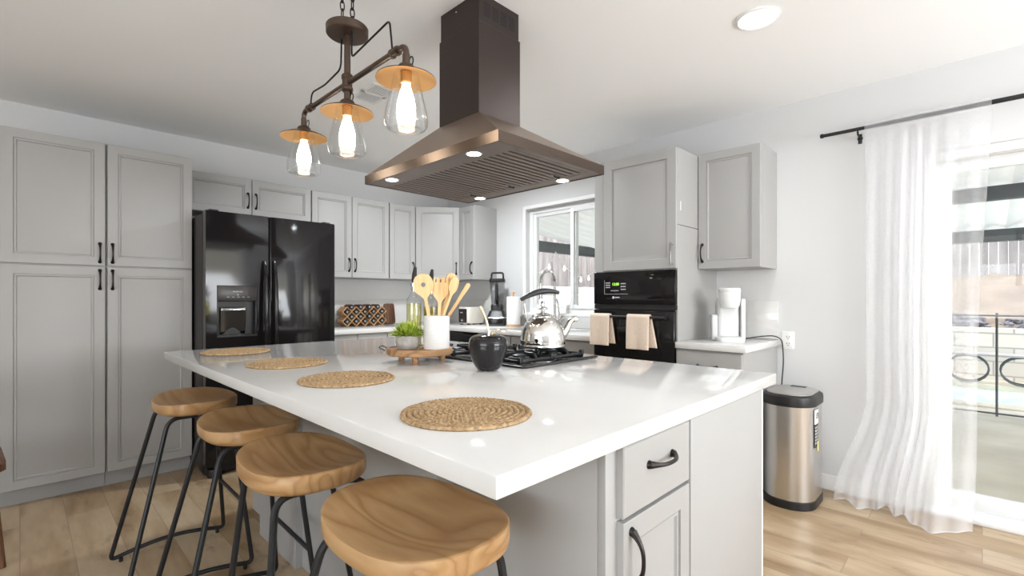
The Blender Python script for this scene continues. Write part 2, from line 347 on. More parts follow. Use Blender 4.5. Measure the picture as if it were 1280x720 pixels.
b = nb(); box(b, XB - .014, XB, DY1 + .05, .985, 0, .095, .003); struct('baseboard_right', b, M_white)
b = nb(); box(b, XL, -.09, YA - .014, YA, 0, .095, .003); struct('baseboard_back', b, M_white)

# kitchen window: vinyl frame set in the reveal, one fixed pane, one sliding sash
win = thing('window_1', 'white vinyl sliding kitchen window above the sink', 'window'); del win['label'], win['category']; win['kind'] = 'structure'
fx0, fx1 = XB + .055, XB + .115
def ring(b, x0, x1, ya, yb, za, zb, t, bev=.004):
    box(b, x0, x1, ya, ya + t, za, zb, bev); box(b, x0, x1, yb - t, yb, za, zb, bev); box(b, x0, x1, ya + t, yb - t, za, za + t, bev); box(b, x0, x1, ya + t, yb - t, zb - t, zb, bev); return b
obj('window_frame', ring(nb(), fx0, fx1, WY0, WY1, WZ0, WZ1, .045), M_vinyl, win)
MIDY = 2.76
s1 = obj('sash', ring(nb(), fx0 + .012, fx1 - .006, MIDY - .02, WY1 - .045, WZ0 + .045, WZ1 - .045, .035), M_vinyl, win)
obj('pane', bxm(fx0 + .03, fx0 + .036, MIDY + .015, WY1 - .08, WZ0 + .08, WZ1 - .08), M_pane, s1, False)
s2 = obj('sash', ring(nb(), fx0 - .012, fx0 + .024, WY0 + .045, MIDY + .03, WZ0 + .045, WZ1 - .045, .038), M_vinyl, win)
obj('pane', bxm(fx0, fx0 + .006, WY0 + .083, MIDY - .008, WZ0 + .083, WZ1 - .083), M_pane, s2, False)
b = nb(); box(b, XB - .012, XB, WY1, WY1 + .035, WZ0 - .03, WZ1 + .035, .003); box(b, XB - .012, XB, WY0, WY1, WZ1, WZ1 + .035, .003)
box(b, XB - .016, XB + .055, WY0, WY1 + .035, WZ0 - .025, WZ0 + .001, .004)
struct('trim_1', b, M_white)
# sliding glass door
door = thing('door_1', 'd', 'd'); del door['label'], door['category']; door['kind'] = 'structure'
b = nb(); box(b, XB + .005, XB + .13, DY1 - .05, DY1, 0, DZ, .004); box(b, XB + .005, XB + .13, DY0, DY0 + .05, 0, DZ, .004); box(b, XB + .005, XB + .13, DY0 + .05, DY1 - .05, DZ - .05, DZ, .004)
obj('door_frame', b, M_vinyl, door)
b = nb(); box(b, XB - .012, XB + .14, DY0, DY1, 0, .028, .004); box(b, XB + .02, XB + .035, DY0, DY1, .028, .045); box(b, XB + .07, XB + .085, DY0, DY1, .028, .045)
obj('door_track', b, M_vinyl, door)
def leaf(x, ya, yb):
    b = nb(); t = .065
    box(b, x, x + .035, ya, ya + t, .045, DZ - .05, .004); box(b, x, x + .035, yb - t, yb, .045, DZ - .05, .004); box(b, x, x + .035, ya + t, yb - t, .045, .045 + .09, .004); box(b, x, x + .035, ya + t, yb - t, DZ - .05 - t, DZ - .05, .004)
    o = obj('sliding_leaf', b, M_vinyl, door)
    obj('pane', bxm(x + .014, x + .02, ya + t, yb - t, .135, DZ - .05 - t), M_pane, o, False)
leaf(XB + .08, -.80, DY1 - .05); leaf(XB + .03, DY0 + .05, -.72)
# assumed, unseen windows behind the camera, placed to suit the fill lamps
for nm, (x0, x1, y0, y1) in (('window_2', (.65, 3.15, YF - .12, YF - .06)), ('window_3', (XL - .12, XL - .06, -2.1, 1.3))):
    wd = thing(nm, 'd', 'd'); del wd['label'], wd['category']; wd['kind'] = 'structure'; b = nb(); z0, z1 = .45, 2.25
    if nm == 'window_2':
        for xa in (x0, (x0 + x1) / 2 - .03, x1 - .06): box(b, xa, xa + .06, y0, y1, z0, z1)
        box(b, x0, x1, y0, y1, z0, z0 + .06); box(b, x0, x1, y0, y1, z1 - .06, z1)
    else:
        for ya in (y0, (y0 + y1) / 2 - .03, y1 - .06): box(b, x0, x1, ya, ya + .06, z0, z1)
        box(b, x0, x1, y0, y1, z0, z0 + .06); box(b, x0, x1, y0, y1, z1 - .06, z1)
    obj('window_frame', b, M_vinyl, wd)

# ------------------------------------------------------------------ cabinetry
PANEL = [(0, .0), (0, .018), (.002, .020), (.052, .020), (.0525, .0135), (.0555, .0135), (.057, .0165), (.064, .0165), (.067, .0105), (.0695, .0090), (.072, .0095)]
RAISED = [(0, .0), (0, .018), (.002, .020), (.062, .020), (.065, .012), (.074, .011), (.098, .0165), (.100, .017)]
SLAB = [(0, 0), (0, .017), (.003, .020)]
def panel_bm(w, h, prof):
    bm = nb(); rings = []
    for i, d in prof: rings.append([bm.verts.new(p) for p in ((i, -d, i), (w - i, -d, i), (w - i, -d, h - i), (i, -d, h - i))])
    bm.faces.new(rings[0]); 
    for A, B in zip(rings, rings[1:]):
        for k in range(4): bm.faces.new((A[k], A[(k + 1) % 4], B[(k + 1) % 4], B[k]))
    bm.faces.new(rings[-1][::-1]); return bm
def pull_bm(length=.115, vertical=True, r=.0052):
    bm = nb(); n = 14; pts = []; rr = []
    for k in range(n + 1):
        t = k / n; s = t * 2 - 1; pts.append((0, -.004 - .026 * (1 - abs(s) ** 2.6), s * length / 2)); rr.append(r * (1 + .9 * abs(s) ** 5 - .12 * (1 - abs(s))))
    tube(bm, pts, rr, 8)
    for s in (-1, 1): lathe(bm, [(0, .010), (.006, .009), (.0095, .004), (.0105, 0), (0, 0)], 12, M=T((0, 0, s * length / 2)) @ Matrix.Rotation(R(90), 4, 'X'))
    if not vertical: bmesh.ops.transform(bm, matrix=Matrix.Rotation(R(90), 4, 'Y'), verts=bm.verts)
    return bm
def bar_bm(length=.13):
    bm = nb(); box(bm, -.006, .006, -.034, -.024, -length / 2, length / 2, .002)
    for s in (-1, 1): box(bm, -.005, .005, -.026, 0, s * (length / 2 - .012) - .005, s * (length / 2 - .012) + .005, .001)
    return bm
def front(kind, parent, x0, x1, z0, z1, hx=None, hz=None, prof=PANEL, horiz=False, y=0, pull=None, hlabel=None):
    b = panel_bm(x1 - x0, z1 - z0, prof); bmesh.ops.translate(b, verts=b.verts, vec=(x0, y, z0))
    d = obj(kind, b, M_cab, parent, ang=20)
    if hx is not None:
        hb = pull if pull else pull_bm(vertical=not horiz); bmesh.ops.translate(hb, verts=hb.verts, vec=(hx, y - .020, hz))
        h = obj('handle', hb, M_nickel if pull else M_bronze, d)
        if hlabel: h['label'] = hlabel
    return d
def carcass(parent, w, d, z0, z1, toe=0, name='carcass'):
    b = nb(); box(b, 0, w, 0.001, d, z0 + toe, z1, .0015, 1)
    o = obj(name, b, M_cab, parent)
    if toe: obj('toe_kick', bxm(.0, w, .06, d, z0, z0 + toe), M_cab, parent)
    return o
G = .0025
ROT_B = R(-90)
# tall pantry pair, pantry face at Y 4.02
PF = 4.00
for k, (x0, x1, lab, hs) in enumerate(((-.085, .385, 'tall grey two-door pantry cabinet at the left edge of the room', 1), (.387, .857, 'tall grey two-door pantry cabinet right beside the black refrigerator', 0))):
    wv = x1 - x0; t = thing('pantry_cabinet', lab, 'cabinet', (x0, PF + .021, 0), 0, 'tall pantry cabinets')
    carcass(t, wv, YA - PF - .023, 0, 2.205, .1)
    hx = wv - .03 if hs else .03
    front('door', t, G * 2, wv - G * 2, .105, 1.414, hx, 1.335); front('door', t, G * 2, wv - G * 2, 1.424, 2.203, hx, 1.505)
# cabinets on the back wall
UF = 4.27
def upper(lab, x0, x1, z0, z1, doors, group='grey upper wall cabinets'):
    t = thing('upper_cabinet', lab, 'cabinet', (x0, UF + .021, z0), 0, group); wv = x1 - x0; h = z1 - z0
    carcass(t, wv, YA - UF - .023, 0, h)
    for a, c, hx, hz in doors: front('door', t, a * wv + G, c * wv - G, G, h - G, hx, hz)
upper('short wide grey wall cabinet with two doors above the refrigerator', .862, 1.812, 1.885, 2.187, ((0, .49, .49 * .95 - .03, .125), (.49, 1, .49 * .95 + .03, .125)))
upper('two-door grey wall cabinet just right of the refrigerator', 1.818, 2.600, 1.41, 2.180, ((0, .49, .49 * .782 - .03, .12), (.49, 1, .49 * .782 + .03, .12)))
upper('narrow single-door grey wall cabinet left of the corner cabinet', 2.606, 2.912, 1.41, 2.180, ((0, 1, .306 - .03, .12),))
# diagonal corner wall cabinet
t = thing('corner_cabinet', 'grey corner wall cabinet with a door set diagonally', 'cabinet', (2.916, UF + .021, 1.41), 0, 'grey upper wall cabinets')
dx, dy = 3.29 - 2.916, (UF + .021) - 3.985
prism(b := nb(), [(0, 0), (dx, -dy), (XB - 2.918, -dy), (XB - 2.918, YA - UF - .023), (0, YA - UF - .023)], 0, .77)
obj('carcass', b, M_cab, t, False)
dl = math.hypot(dx, dy); ang = math.atan2(-dy, dx)
db = panel_bm(dl - .03, .765, PANEL); bmesh.ops.transform(db, matrix=Matrix.Rotation(ang, 4, 'Z') @ T((.015, -.002, .003)), verts=db.verts)
d = obj('door', db, M_cab, t, ang=20)
hb = pull_bm(); bmesh.ops.transform(hb, matrix=Matrix.Rotation(ang, 4, 'Z') @ T((dl - .045, -.022, .12)), verts=hb.verts); obj('handle', hb, M_bronze, d)
# wall cabinet on the right-hand wall, beside the window
t = thing('upper_cabinet', 'small grey wall cabinet between the corner cabinet and the window', 'cabinet', (3.29, 3.983, 1.41), ROT_B, 'grey upper wall cabinets')
carcass(t, .233, XB - 3.29 - .002, 0, .77); front('door', t, G, .233 - G, G, .767, .205, .12)
# oven tower
OX, OY0, OY1 = 2.97, 1.405, 2.04
t = thing('oven_cabinet', 'tall grey oven tower cabinet with a silver-handled upper door', 'cabinet', (OX, OY1, 0), ROT_B)
b = nb(); wv = OY1 - OY0; D = XB - OX - .002
box(b, 0, .02, 0, D, .1, 2.195, .001, 1); box(b, wv - .02, wv, 0, D, .1, 1.692, .0015, 1); box(b, wv - .02, wv, 0, D, 1.695, 2.195, .0015, 1)
box(b, .02, wv - .02, .0, D, 1.405, 2.195); box(b, .02, wv - .02, 0, D, .1, .6); box(b, .02, wv - .02, D - .02, D, .6, 1.405); box(b, .0, .075, -.012, .02, 1.405, 2.195, .001, 1)
obj('carcass', b, M_cab, t); obj('toe_kick', bxm(0, wv, .06, D, 0, .1), M_cab, t)
front('door', t, .08, wv - .004, 1.412, 2.192, wv - .028, 1.50, prof=RAISED, pull=bar_bm(.15), hlabel='satin silver bar handle')
front('drawer', t, .01, wv - .01, .12, .59, wv / 2, .5, prof=SLAB, horiz=True)
lb = nb(); box(lb, wv, wv + .001, .035, .043, 1.79, 1.85); obj('paper_tag', lb, M_paper, t)
# nook base cabinet and wall cabinet at the right
t = thing('base_cabinet', 'grey base cabinet with one drawer, under the coffee maker', 'cabinet', (2.955, 1.403, 0), ROT_B, 'grey base cabinets')
carcass(t, .405, XB - 2.957, 0, .898, .1); front('drawer', t, G, .402, .70, .885, .2, .80, prof=SLAB, horiz=True); front('door', t, G, .402, .11, .692, .04, .6)
t = thing('upper_cabinet', 'single-door grey wall cabinet above the coffee maker', 'cabinet', (3.29, 1.403, 1.415), ROT_B, 'grey upper wall cabinets')
carcass(t, .403, XB - 3.292, 0, .79); front('door', t, G, .40, G, .787, .03, .11)
tag(obj('worktop', bxm(2.925, XB, .975, 1.404, .899, .939, .003), M_quartz), 'short white quartz worktop under the coffee maker beside the oven tower', 'worktop')
# L-shaped run: worktop with a sink cut-out
b = nb()
box(b, 1.80, 2.93, 3.985, YA, .899, .939, .0025); box(b, 2.93, XB, 3.22, YA, .899, .939, .0025); box(b, 2.93, XB, 2.045, 2.50, .899, .939, .0025)
box(b, 2.93, 3.05, 2.50, 3.22, .899, .939, .0025); box(b, 3.44, XB, 2.50, 3.22, .899, .939, .0025)
tag(obj('worktop', b, M_quartz), 'long white quartz L-shaped worktop below the window and corner cabinets', 'worktop')
tag(obj('backsplash', bxm(1.80, XB - .02, YA - .018, YA - .0005, .9395, 1.195, .002), M_quartz), 'white quartz splashback strip on the back wall behind the spice rack', 'backsplash')
b = nb(); box(b, XB - .018, XB - .0008, WY1 + .05, YA - .018, .9395, 1.195, .002); box(b, XB - .017, XB, 2.045, WY1 + .05, .9395, WZ0 - .026, .002)
tag(obj('backsplash', b, M_quartz), 'white quartz splashback strip on the window wall behind the tap', 'backsplash')
tag(obj('backsplash', bxm(XB - .018, XB, .985, 1.403, .9395, 1.195, .002), M_quartz), 'white quartz splashback strip behind the coffee maker', 'backsplash')
# base units
def base(lab, x0, x1, y, rot, fronts, y1=None):
    t = thing('base_cabinet', lab, 'cabinet', (x0, y, 0), rot, 'grey base cabinets'); wv = x1 - x0
    carcass(t, wv, .57, 0, .897, .1)
    for a, c in fronts:
        front('drawer', t, a + G, c - G, .70, .885, (a + c) / 2, .80, prof=SLAB, horiz=True); front('door', t, a + G, c - G, .11, .692, c - .04, .6)
base('grey base cabinet beside the refrigerator under the spice rack', 1.82, 2.42, 4.028, 0, ((0, .3), (.3, .6)))
base('grey base cabinet below the corner end of the back worktop', 2.424, 2.95, 4.028, 0, ((0, .526),))
t = thing('sink_cabinet', 'grey sink base cabinet between dishwasher and oven tower', 'cabinet', (2.985, 3.355, 0), ROT_B, 'grey base cabinets')
b = nb(); box(b, 0, 1.31, .0, .02, .1, .897, .0015, 1); box(b, 0, .02, .02, .6, .1, .897); box(b, 1.29, 1.31, .02, .6, .1, .897); box(b, .02, 1.29, .02, .6, .1, .12); obj('carcass', b, M_cab, t)
obj('toe_kick', bxm(0, 1.31, .06, .08, 0, .1), M_cab, t)
for a in (0, .44, .88): front('drawer', t, a + G, a + .43 - G, .70, .885, prof=SLAB); front('door', t, a + G, a + .43 - G, .11, .692, a + .39, .6)
t = thing('dishwasher', 'black dishwasher under the corner of the worktop', 'dishwasher', (2.975, 3.965, 0), ROT_B)
obj('body', bxm(.005, .595, .02, .58, .02, .894), M_blackm, t); obj('door', bxm(.005, .595, -.02, .019, .12, .80, .006), M_black, t); obj('control_panel', bxm(.005, .595, -.022, .019, .803, .893, .006), M_black, t)
obj('handle', tube(nb(), fillet([(.08, -.02, .76), (.08, -.055, .76), (.52, -.055, .76), (.52, -.02, .76)], .02), .009), M_blackm, t)

# ------------------------------------------------------------------ refrigerator
fr = thing('refrigerator', 'glossy black side-by-side refrigerator with ice dispenser', 'refrigerator', (.866, 3.72, 0))
FW = .912; CX = .402
obj('cabinet', bxm(0, FW, .075, .86, .04, 1.795, .006), M_blackside, fr)
obj('base_grille', bxm(.01, FW - .01, .05, .2, .012, .06, .004), M_blackm, fr)
obj('front_foot', lathe(nb(), [(0, 0), (.04, 0), (.045, .02), (.04, .055), (0, .06)], 16, (.06, .03, .0)), M_blackm, fr)
obj('front_foot', lathe(nb(), [(0, 0), (.04, 0), (.045, .02), (.04, .055), (0, .06)], 16, (FW - .06, .03, .0)), M_blackm, fr)
def pillow(x0, x1, hole=None):
    bm = nb()
    zs = [.075, 1.81]
    pts = rrect(x1 - x0, .068, .016, 5, (x0 + x1) / 2, .034)
    if not hole: prism(bm, pts, zs[0], zs[1], .006); return bm
    hx0, hx1, hz0, hz1 = hole
    prism(bm, pts, zs[0], hz0); prism(bm, pts, hz1, zs[1], .0)
    box(bm, x0 + .001, hx0, .012, .068, hz0, hz1); box(bm, hx1, x1 - .001, .012, .068, hz0, hz1)
    # front skin of the side strips with rounded outer edge
    prism(bm, rrect(hx0 - x0, .068, .0155, 5, (x0 + hx0) / 2, .034), hz0, hz1); prism(bm, rrect(x1 - hx1, .068, .0155, 5, (x1 + hx1) / 2, .034), hz0, hz1)
    return bm
DH = (.07, .325, .945, 1.305)
def fdoor(x0, x1, hole=None):
    bm = nb(); n = 24; y_edge = .012
    if not hole:
        return pillow(x0, x1)
    hx0, hx1, hz0, hz1 = hole
    box(bm, x0, hx0, 0, .068, .075, 1.81); box(bm, hx1, x1, 0, .068, .075, 1.81); box(bm, hx0, hx1, 0, .068, .075, hz0); box(bm, hx0, hx1, 0, .068, hz1, 1.81)
    bmesh.ops.remove_doubles(bm, verts=bm.verts, dist=.0001)
    return bm
ld = obj('freezer_door', fdoor(.004, CX - .003, DH), M_black, fr, True, 30)
rd = obj('fresh_food_door', fdoor(CX + .003, FW - .004), M_black, fr, True, 30)
# dispenser
b = nb(); hx0, hx1, hz0, hz1 = DH
box(b, hx0, hx1, .055, .066, hz0, 1.20); box(b, hx0, hx0 + .012, .002, .06, hz0, 1.20, .002); box(b, hx1 - .012, hx1, .002, .06, hz0, 1.20, .002); box(b, hx0, hx1, -.006, .06, hz0, hz0 + .016, .004)
dsp = obj('dispenser_recess', b, M_blackm, ld)
obj('dispenser_panel', bxm(hx0, hx1, -.004, .03, 1.196, hz1, .006), mat('brown_black_panel', L(.035, .028, .027), .3), ld)
b = nb()
def pad(u, v): return Vector((hx0 + .03 + u * .16, .052 - .030 * v + .012 * sin(pi * u), .965 + v * .19 ))
sheet(b, pad, 12, 8); obj('dispenser_paddle', b, M_smoke if False else mat('chromed_paddle', L(.35, .35, .36), .12, metal=1), ld, solid=.004)
tb = text_bm('FRIGIDAIRE', .0125); merge(b := nb(), tb, T(((hx0 + hx1) / 2, -.0048, 1.262)) @ FACE); obj('lettering', b, M_print, ld, False)
b = nb()
for k in range(5): box(b, hx0 + .06 + k * .032, hx0 + .075 + k * .032, -.0052, -.004, 1.222, 1.228)
box(b, .192, .204, -.0052, -.004, 1.236, 1.246); obj('button_icons', b, M_printg, ld, False)
for x, dr in ((CX - .033, ld), (CX + .033, rd)):
    pts = []; rr = []
    for k in range(25):
        tt = k / 24; z = .50 + tt * .985; s = abs(tt * 2 - 1); pts.append((x, -.012 - .048 * (1 - s ** 4), z)); rr.append(.0145 * (1 - .35 * s ** 6))
    tube(b := nb(), pts, rr, 12); obj('handle', b, M_black, dr)
for x in (.03, FW - .09): obj('hinge_cover', bxm(x, x + .06, .03, .14, 1.80, 1.825, .006), M_blackm, fr)

# ------------------------------------------------------------------ wall oven
ov = thing('built_in_oven', 'black built-in wall oven under the silver-handled cabinet door', 'oven', (OX, OY1, 0), ROT_B)
ow = OY1 - OY0
obj('body', bxm(.03, ow - .03, .003, .55, .61, 1.395), M_blackm, ov)
cp = obj('control_panel', bxm(.004, ow - .004, -.028, .0, 1.175, 1.402, .004), M_black, ov)
obj('vent_strip', bxm(.004, ow - .004, -.02, .0, 1.14, 1.174), M_blackm, ov)
od = obj('oven_door', bxm(.008, ow - .008, -.035, .0, .62, 1.135, .006), M_black, ov)
obj('door_glass', bxm(.10, ow - .10, -.0362, -.034, .70, 1.02), mat('oven_window', L(.006, .006, .006), .04), od)
b = nb(); tube(b, [(.03, -.075, 1.09), (ow - .05, -.075, 1.09)], .0095, 12)
for x in (.05, ow - .07): box(b, x - .011, x + .011, -.075, -.034, 1.08, 1.10, .003)
obj('handle', b, M_blackm, od)
px0, px1, pz0, pz1 = .095, .285, 1.245, 1.345
b = nb(); ring_y = -.0285
for a in ((px0, px0 + .002, pz0, pz1), (px0, px1, pz0, pz0 + .002)): box(b, a[0], a[1], ring_y - .0008, ring_y, a[2], a[3])
for k in range(3):
    for j in range(3): box(b, px0 + .012 + k * .013, px0 + .021 + k * .013, ring_y - .0008, ring_y, pz0 + .045 + j * .016, pz0 + .052 + j * .016)
    for j in range(3): box(b, px0 + .135 + k * .014, px0 + .145 + k * .014, ring_y - .0008, ring_y, pz0 + .030 + j * .02, pz0 + .037 + j * .02)
for k in range(5): box(b, px0 + .055 + k * .013, px0 + .063 + k * .013, ring_y - .0008, ring_y, pz0 + .022, pz0 + .028)
obj('keypad', b, M_print, cp, False)
b = nb(); merge(b, text_bm('12:00', .026), T((px0 + .092, ring_y - .0006, pz0 + .07)) @ FACE); obj('clock_digits', b, M_green, cp, False)
b = nb(); lathe(b, [(0, 0), (.009, 0), (.009, .001), (0, .001)], 16, M=T((px0 + .075, ring_y, 1.222)) @ Matrix.Rotation(R(90), 4, 'X')); box(b, px0 + .088, px0 + .125, ring_y - .0008, ring_y, 1.219, 1.226)
obj('maker_badge', b, M_print, cp, False)
# towels over the oven handle
def towel(lab, x0, w_, front_len, back_len, skew):
    t = thing('kitchen_towel', lab, 'towel', (OX - .075, OY1 - x0 - w_ / 2, 1.09), ROT_B, 'towels on the oven handle')
    def f(u, v):
        s = v * (front_len + back_len + .05) - front_len
        x = (u - .5) * w_
        if s < 0: y, z = -.016 - .006 * sin(3 * pi * u) * (-s / front_len) , s - .0
        elif s < .05:
            a = s / .05 * pi; y, z = -.016 * cos(a), .016 * sin(a)
        else: y, z = .016, -(s - .05); x += skew * (s - .05)
        if s < 0: x += .004 * sin(9 * s)
        return Vector((x, y, z))
    obj('cloth', sheet(nb(), f, 16, 60), M_towel, t, solid=.009)
towel('cream towel hanging on the window end of the oven handle', .02, .155, .205, .19, .16)
towel('cream towel hanging near the right end of the oven handle', .315, .165, .215, .20, .20)

# ------------------------------------------------------------------ island
IX0, IX1, IY0, IY1, IZ = .522, 1.958, .545, 3.026, .940
tag(obj('island_worktop', bxm(IX0, IX1, IY0, IY1, .901, IZ, .003), M_quartz), 'large white quartz slab worktop on the kitchen island', 'worktop')
BX0, BX1, BY0, BY1 = .866, 1.80, .570, 2.773
isl = thing('kitchen_island', 'grey kitchen island base with a drawer at the near end', 'kitchen island', (BX0, BY0, 0))
b = nb(); W_, D_ = BX1 - BX0, BY1 - BY0
box(b, .035, W_, .02, D_ - .001, .1, .900); box(b, .04, W_ - .04, .05, D_ - .1, 0, .1); obj('carcass', b, M_cab, isl, False)
obj('seating_side_panel', bxm(0, .034, 0.0205, .59, 0, .900, .002), M_cab, isl)
prism(b := nb(), [(1.635, 0), (D_ - .105, 0), (D_ - .105, .1), (D_, .1), (D_, .9), (1.635, .9)], 0, .034, M=Matrix(((0, 0, 1, 0), (1, 0, 0, 0), (0, 1, 0, 0), (0, 0, 0, 1)))); obj('seating_side_panel', b, M_cab, isl, False)
obj('middle_panel', bxm(.030, .036, .59, 1.635, 0, .900), M_cab, isl)
obj('face_frame', bxm(0, .366, 0, .02, .1, .900, .001), M_cab, isl); 
obj('end_panel', bxm(.368, W_ + .004, -.022, .02, 0, .900, .002), M_cab, isl)
obj('corner_strip', bxm(W_ + .0045, W_ + .016, -.022, .03, 0, .900, .002), M_white, isl)
d = front('drawer', isl, .041, .364, .742, .897, .041 + .165, .835, prof=SLAB, horiz=True)
front('door', isl, .041, .364, .105, .733, .041 + .030, .65)
obj('toe_kick', bxm(.036, .37, .05, .06, 0, .1), M_cab, isl)

# ------------------------------------------------------------------ stools
def stool_seat():
    bm = nb(); n = 64; a, b_ = .222, .158; ex = 2.5
    def out(th, s):
        c, s_ = cos(th), sin(th); r = (abs(c) ** ex + abs(s_) ** ex) ** (-1 / ex)
        return b_ * s * r * c, a * s * r * s_
    def top(x, y, s):
        return .768 - .020 * (1 - smooth(s ** 1.6)) - .012 * (1 - (y / a) ** 2) * (.35 + .65 * smooth((-x / b_ + .2) / 1.2)) + .004 * (y / a) ** 2
    rings = []; 
    for s in [0, .2, .4, .6, .75, .87, .95, .985, 1.0]:
        if s == 0: rings.append([bm.verts.new((0, 0, top(0, 0, 0)))]); continue
        rings.append([bm.verts.new((*out(2 * pi * k / n, s), top(*out(2 * pi * k / n, s), s) - (.003 if s == 1 else 0))) for k in range(n)])
    for s, z in ((1.0, .735), (.985, .726), (.93, .718), (.85, .716)):
        rings.append([bm.verts.new((*out(2 * pi * k / n, s), z - .006 * (1 - (out(2 * pi * k / n, s)[1] / a) ** 2))) for k in range(n)])
    rings.append([bm.verts.new((0, 0, .712))])
    for A, B in zip(rings, rings[1:]):
        for k in range(n):
            k2 = (k + 1) % n
            if len(A) == 1: bm.faces.new((A[0], B[k], B[k2]))
            elif len(B) == 1: bm.faces.new((A[k], A[k2], B[0]))
            else: bm.faces.new((A[k], A[k2], B[k2], B[k]))
    return bm
def make_stool(lab):
    t = thing('bar_stool', lab, 'bar stool', (0, 0, 0), 0, 'bar stools along the island')
    obj('seat', stool_seat(), M_seat, t, ang=50)
    for s in (1, -1):
        yt, yb, r = s * .145, s * .235, .0092
        bar = [(-.285, yb, r + .010)] + [(-.285 + .46 * k / 8, yb, r + .010 + .034 * sin(pi * k / 8)) for k in range(1, 8)] + [(.175, yb, r + .010)]
        loop = fillet([(-.02, yt, .705), (-.125, yt, .705)] + bar + [(.112, yt, .705), (.0, yt, .705)], .045, 7)
        obj('leg_frame', tube(nb(), loop, r, 10), M_iron, t)
        for x in (-.245, .145): obj('glide', lathe(nb(), [(0, 0), (.008, 0), (.008, .018), (0, .018)], 10, (x, yb, .001)), M_iron, t)
    zc = .285; f_ = 1 - zc / .705; xx = .112 + (.175 - .112) * f_; yy = .145 + .09 * f_
    obj('footrest', tube(nb(), [(xx, -yy, zc), (xx, yy, zc)], .0085, 10), M_iron, t)
    obj('under_brace', tube(nb(), [(-.07, -.145, .703), (-.07, .145, .703)], .008, 8), M_iron, t)
    return t
st = make_stool('wooden bar stool in the foreground, nearest the island drawer'); st.location = (.585, .868, 0); st.rotation_euler = (0, 0, R(1))
dup(st, (.578, 1.43, 0), R(176), 'second wooden bar stool from the island drawer end, turned back to front')
dup(st, (.607, 1.988, 0), R(-1.5), 'third wooden bar stool from the island drawer end')
dup(st, (.568, 2.61, 0), R(-1), 'wooden bar stool farthest from the camera, beside the pantry cabinets')

# ------------------------------------------------------------------ placemats
def placemat():
    bm = nb(); RR, nr, n = .157, 11, 180; pitch = RR / nr; sub = 5
    rings = []
    for i in range(nr):
        for j in range(sub):
            u = j / sub; ph = (u - .5)
            row = []
            for k in range(n):
                th = 2 * pi * k / n; kk = max(6, int((i + .5) * 9))
                wob = sin(kk * th + (1.6 if u > .5 else -1.6) * (1 if ph > 0 else -1)+ i)
                h = .0035 + .0055 * math.sqrt(max(0, 1 - (2 * ph) ** 2)) * (1 + .28 * wob)
                rr = (i + u) * pitch + .0009 * wob
                if i == 0 and j == 0: rr = .0005
                row.append(bm.verts.new((rr * cos(th), rr * sin(th), h)))
            rings.append(row)
    rings.append([bm.verts.new((RR * (1 + .008 * sin(95 * 2 * pi * k / n)) * cos(2 * pi * k / n), RR * (1 + .008 * sin(95 * 2 * pi * k / n)) * sin(2 * pi * k / n), .003)) for k in range(n)])
    rings.append([bm.verts.new((RR * .985 * cos(2 * pi * k / n), RR * .985 * sin(2 * pi * k / n), 0)) for k in range(n)])
    for A, B in zip(rings, rings[1:]):
        for k in range(n): bm.faces.new((A[k], A[(k + 1) % n], B[(k + 1) % n], B[k]))
    bm.faces.new(rings[-1]); bm.faces.new(rings[0][::-1]); return bm
pm = tag(obj('placemat', placemat(), M_jute, None, True, 60), 'round woven placemat nearest the camera', 'placemat', 'round woven placemats', (.752, .888, IZ + .0005))
for loc, lab, rz in (((.780, 1.546, IZ + .0005), 'round woven placemat second from the camera', 1), ((.79, 2.095, IZ + .0005), 'round woven placemat third from the camera', 2), ((.775, 2.735, IZ + .0005), 'round woven placemat in front of the black refrigerator', 3)):
    o = pm.copy(); C.objects.link(o); tag(o, lab, 'placemat', None, loc, rz)

# ------------------------------------------------------------------ cooktop, kettle
CX0, CX1, CY0, CY1 = 1.383, 1.890, 1.285, 2.045
ct = thing('gas_cooktop', 'black glass gas cooktop set in the island worktop', 'cooktop', (CX0, CY0, IZ))
CW, CD = CX1 - CX0, CY1 - CY0
prism(b := nb(), rrect(CW, CD, .02, 5, CW / 2, CD / 2), .0005, .012, .003); obj('glass_top', b, M_black, ct)
b = nb(); P = rrect(CW + .006, CD + .006, .022, 5, CW / 2, CD / 2); tube(b, [(x, y, .0062) for x, y in P], .0045, 8, True); obj('steel_rim', b, M_blackm, ct)
burn = [(.145, .165), (.365, .165), (.145, .6), (.365, .6)]
for bx_, by_ in burn:
    o = obj('burner', lathe(nb(), [(0, .012), (.05, .012), (.052, .016), (.046, .022), (.03, .024), (.03, .030), (.024, .033), (0, .034)], 24, (bx_, by_, 0)), M_iron, ct)
    g = nb(); h = .10; zt = .046
    for s in (-1, 1):
        box(g, bx_ - h, bx_ + h, by_ + s * h - .006, by_ + s * h + .006, zt - .034, zt - .022, .003); box(g, bx_ + s * h - .006, bx_ + s * h + .006, by_ - h, by_ + h, zt - .034, zt - .022, .003)
        for q in (-1, 1): box(g, bx_ + s * h - .009, bx_ + s * h + .009, by_ + q * h - .009, by_ + q * h + .009, .012, zt - .01, .003)
        tube(g, fillet([(bx_ + s * h, by_, zt - .026), (bx_ + s * (h - .012), by_, zt - .004), (bx_ + s * .03, by_, zt - .004)], .01), .006, 8)
        tube(g, fillet([(bx_, by_ + s * h, zt - .026), (bx_, by_ + s * (h - .012), zt - .004), (bx_, by_ + s * .03, zt - .004)], .01), .006, 8)
    obj('grate', g, M_iron, ct)
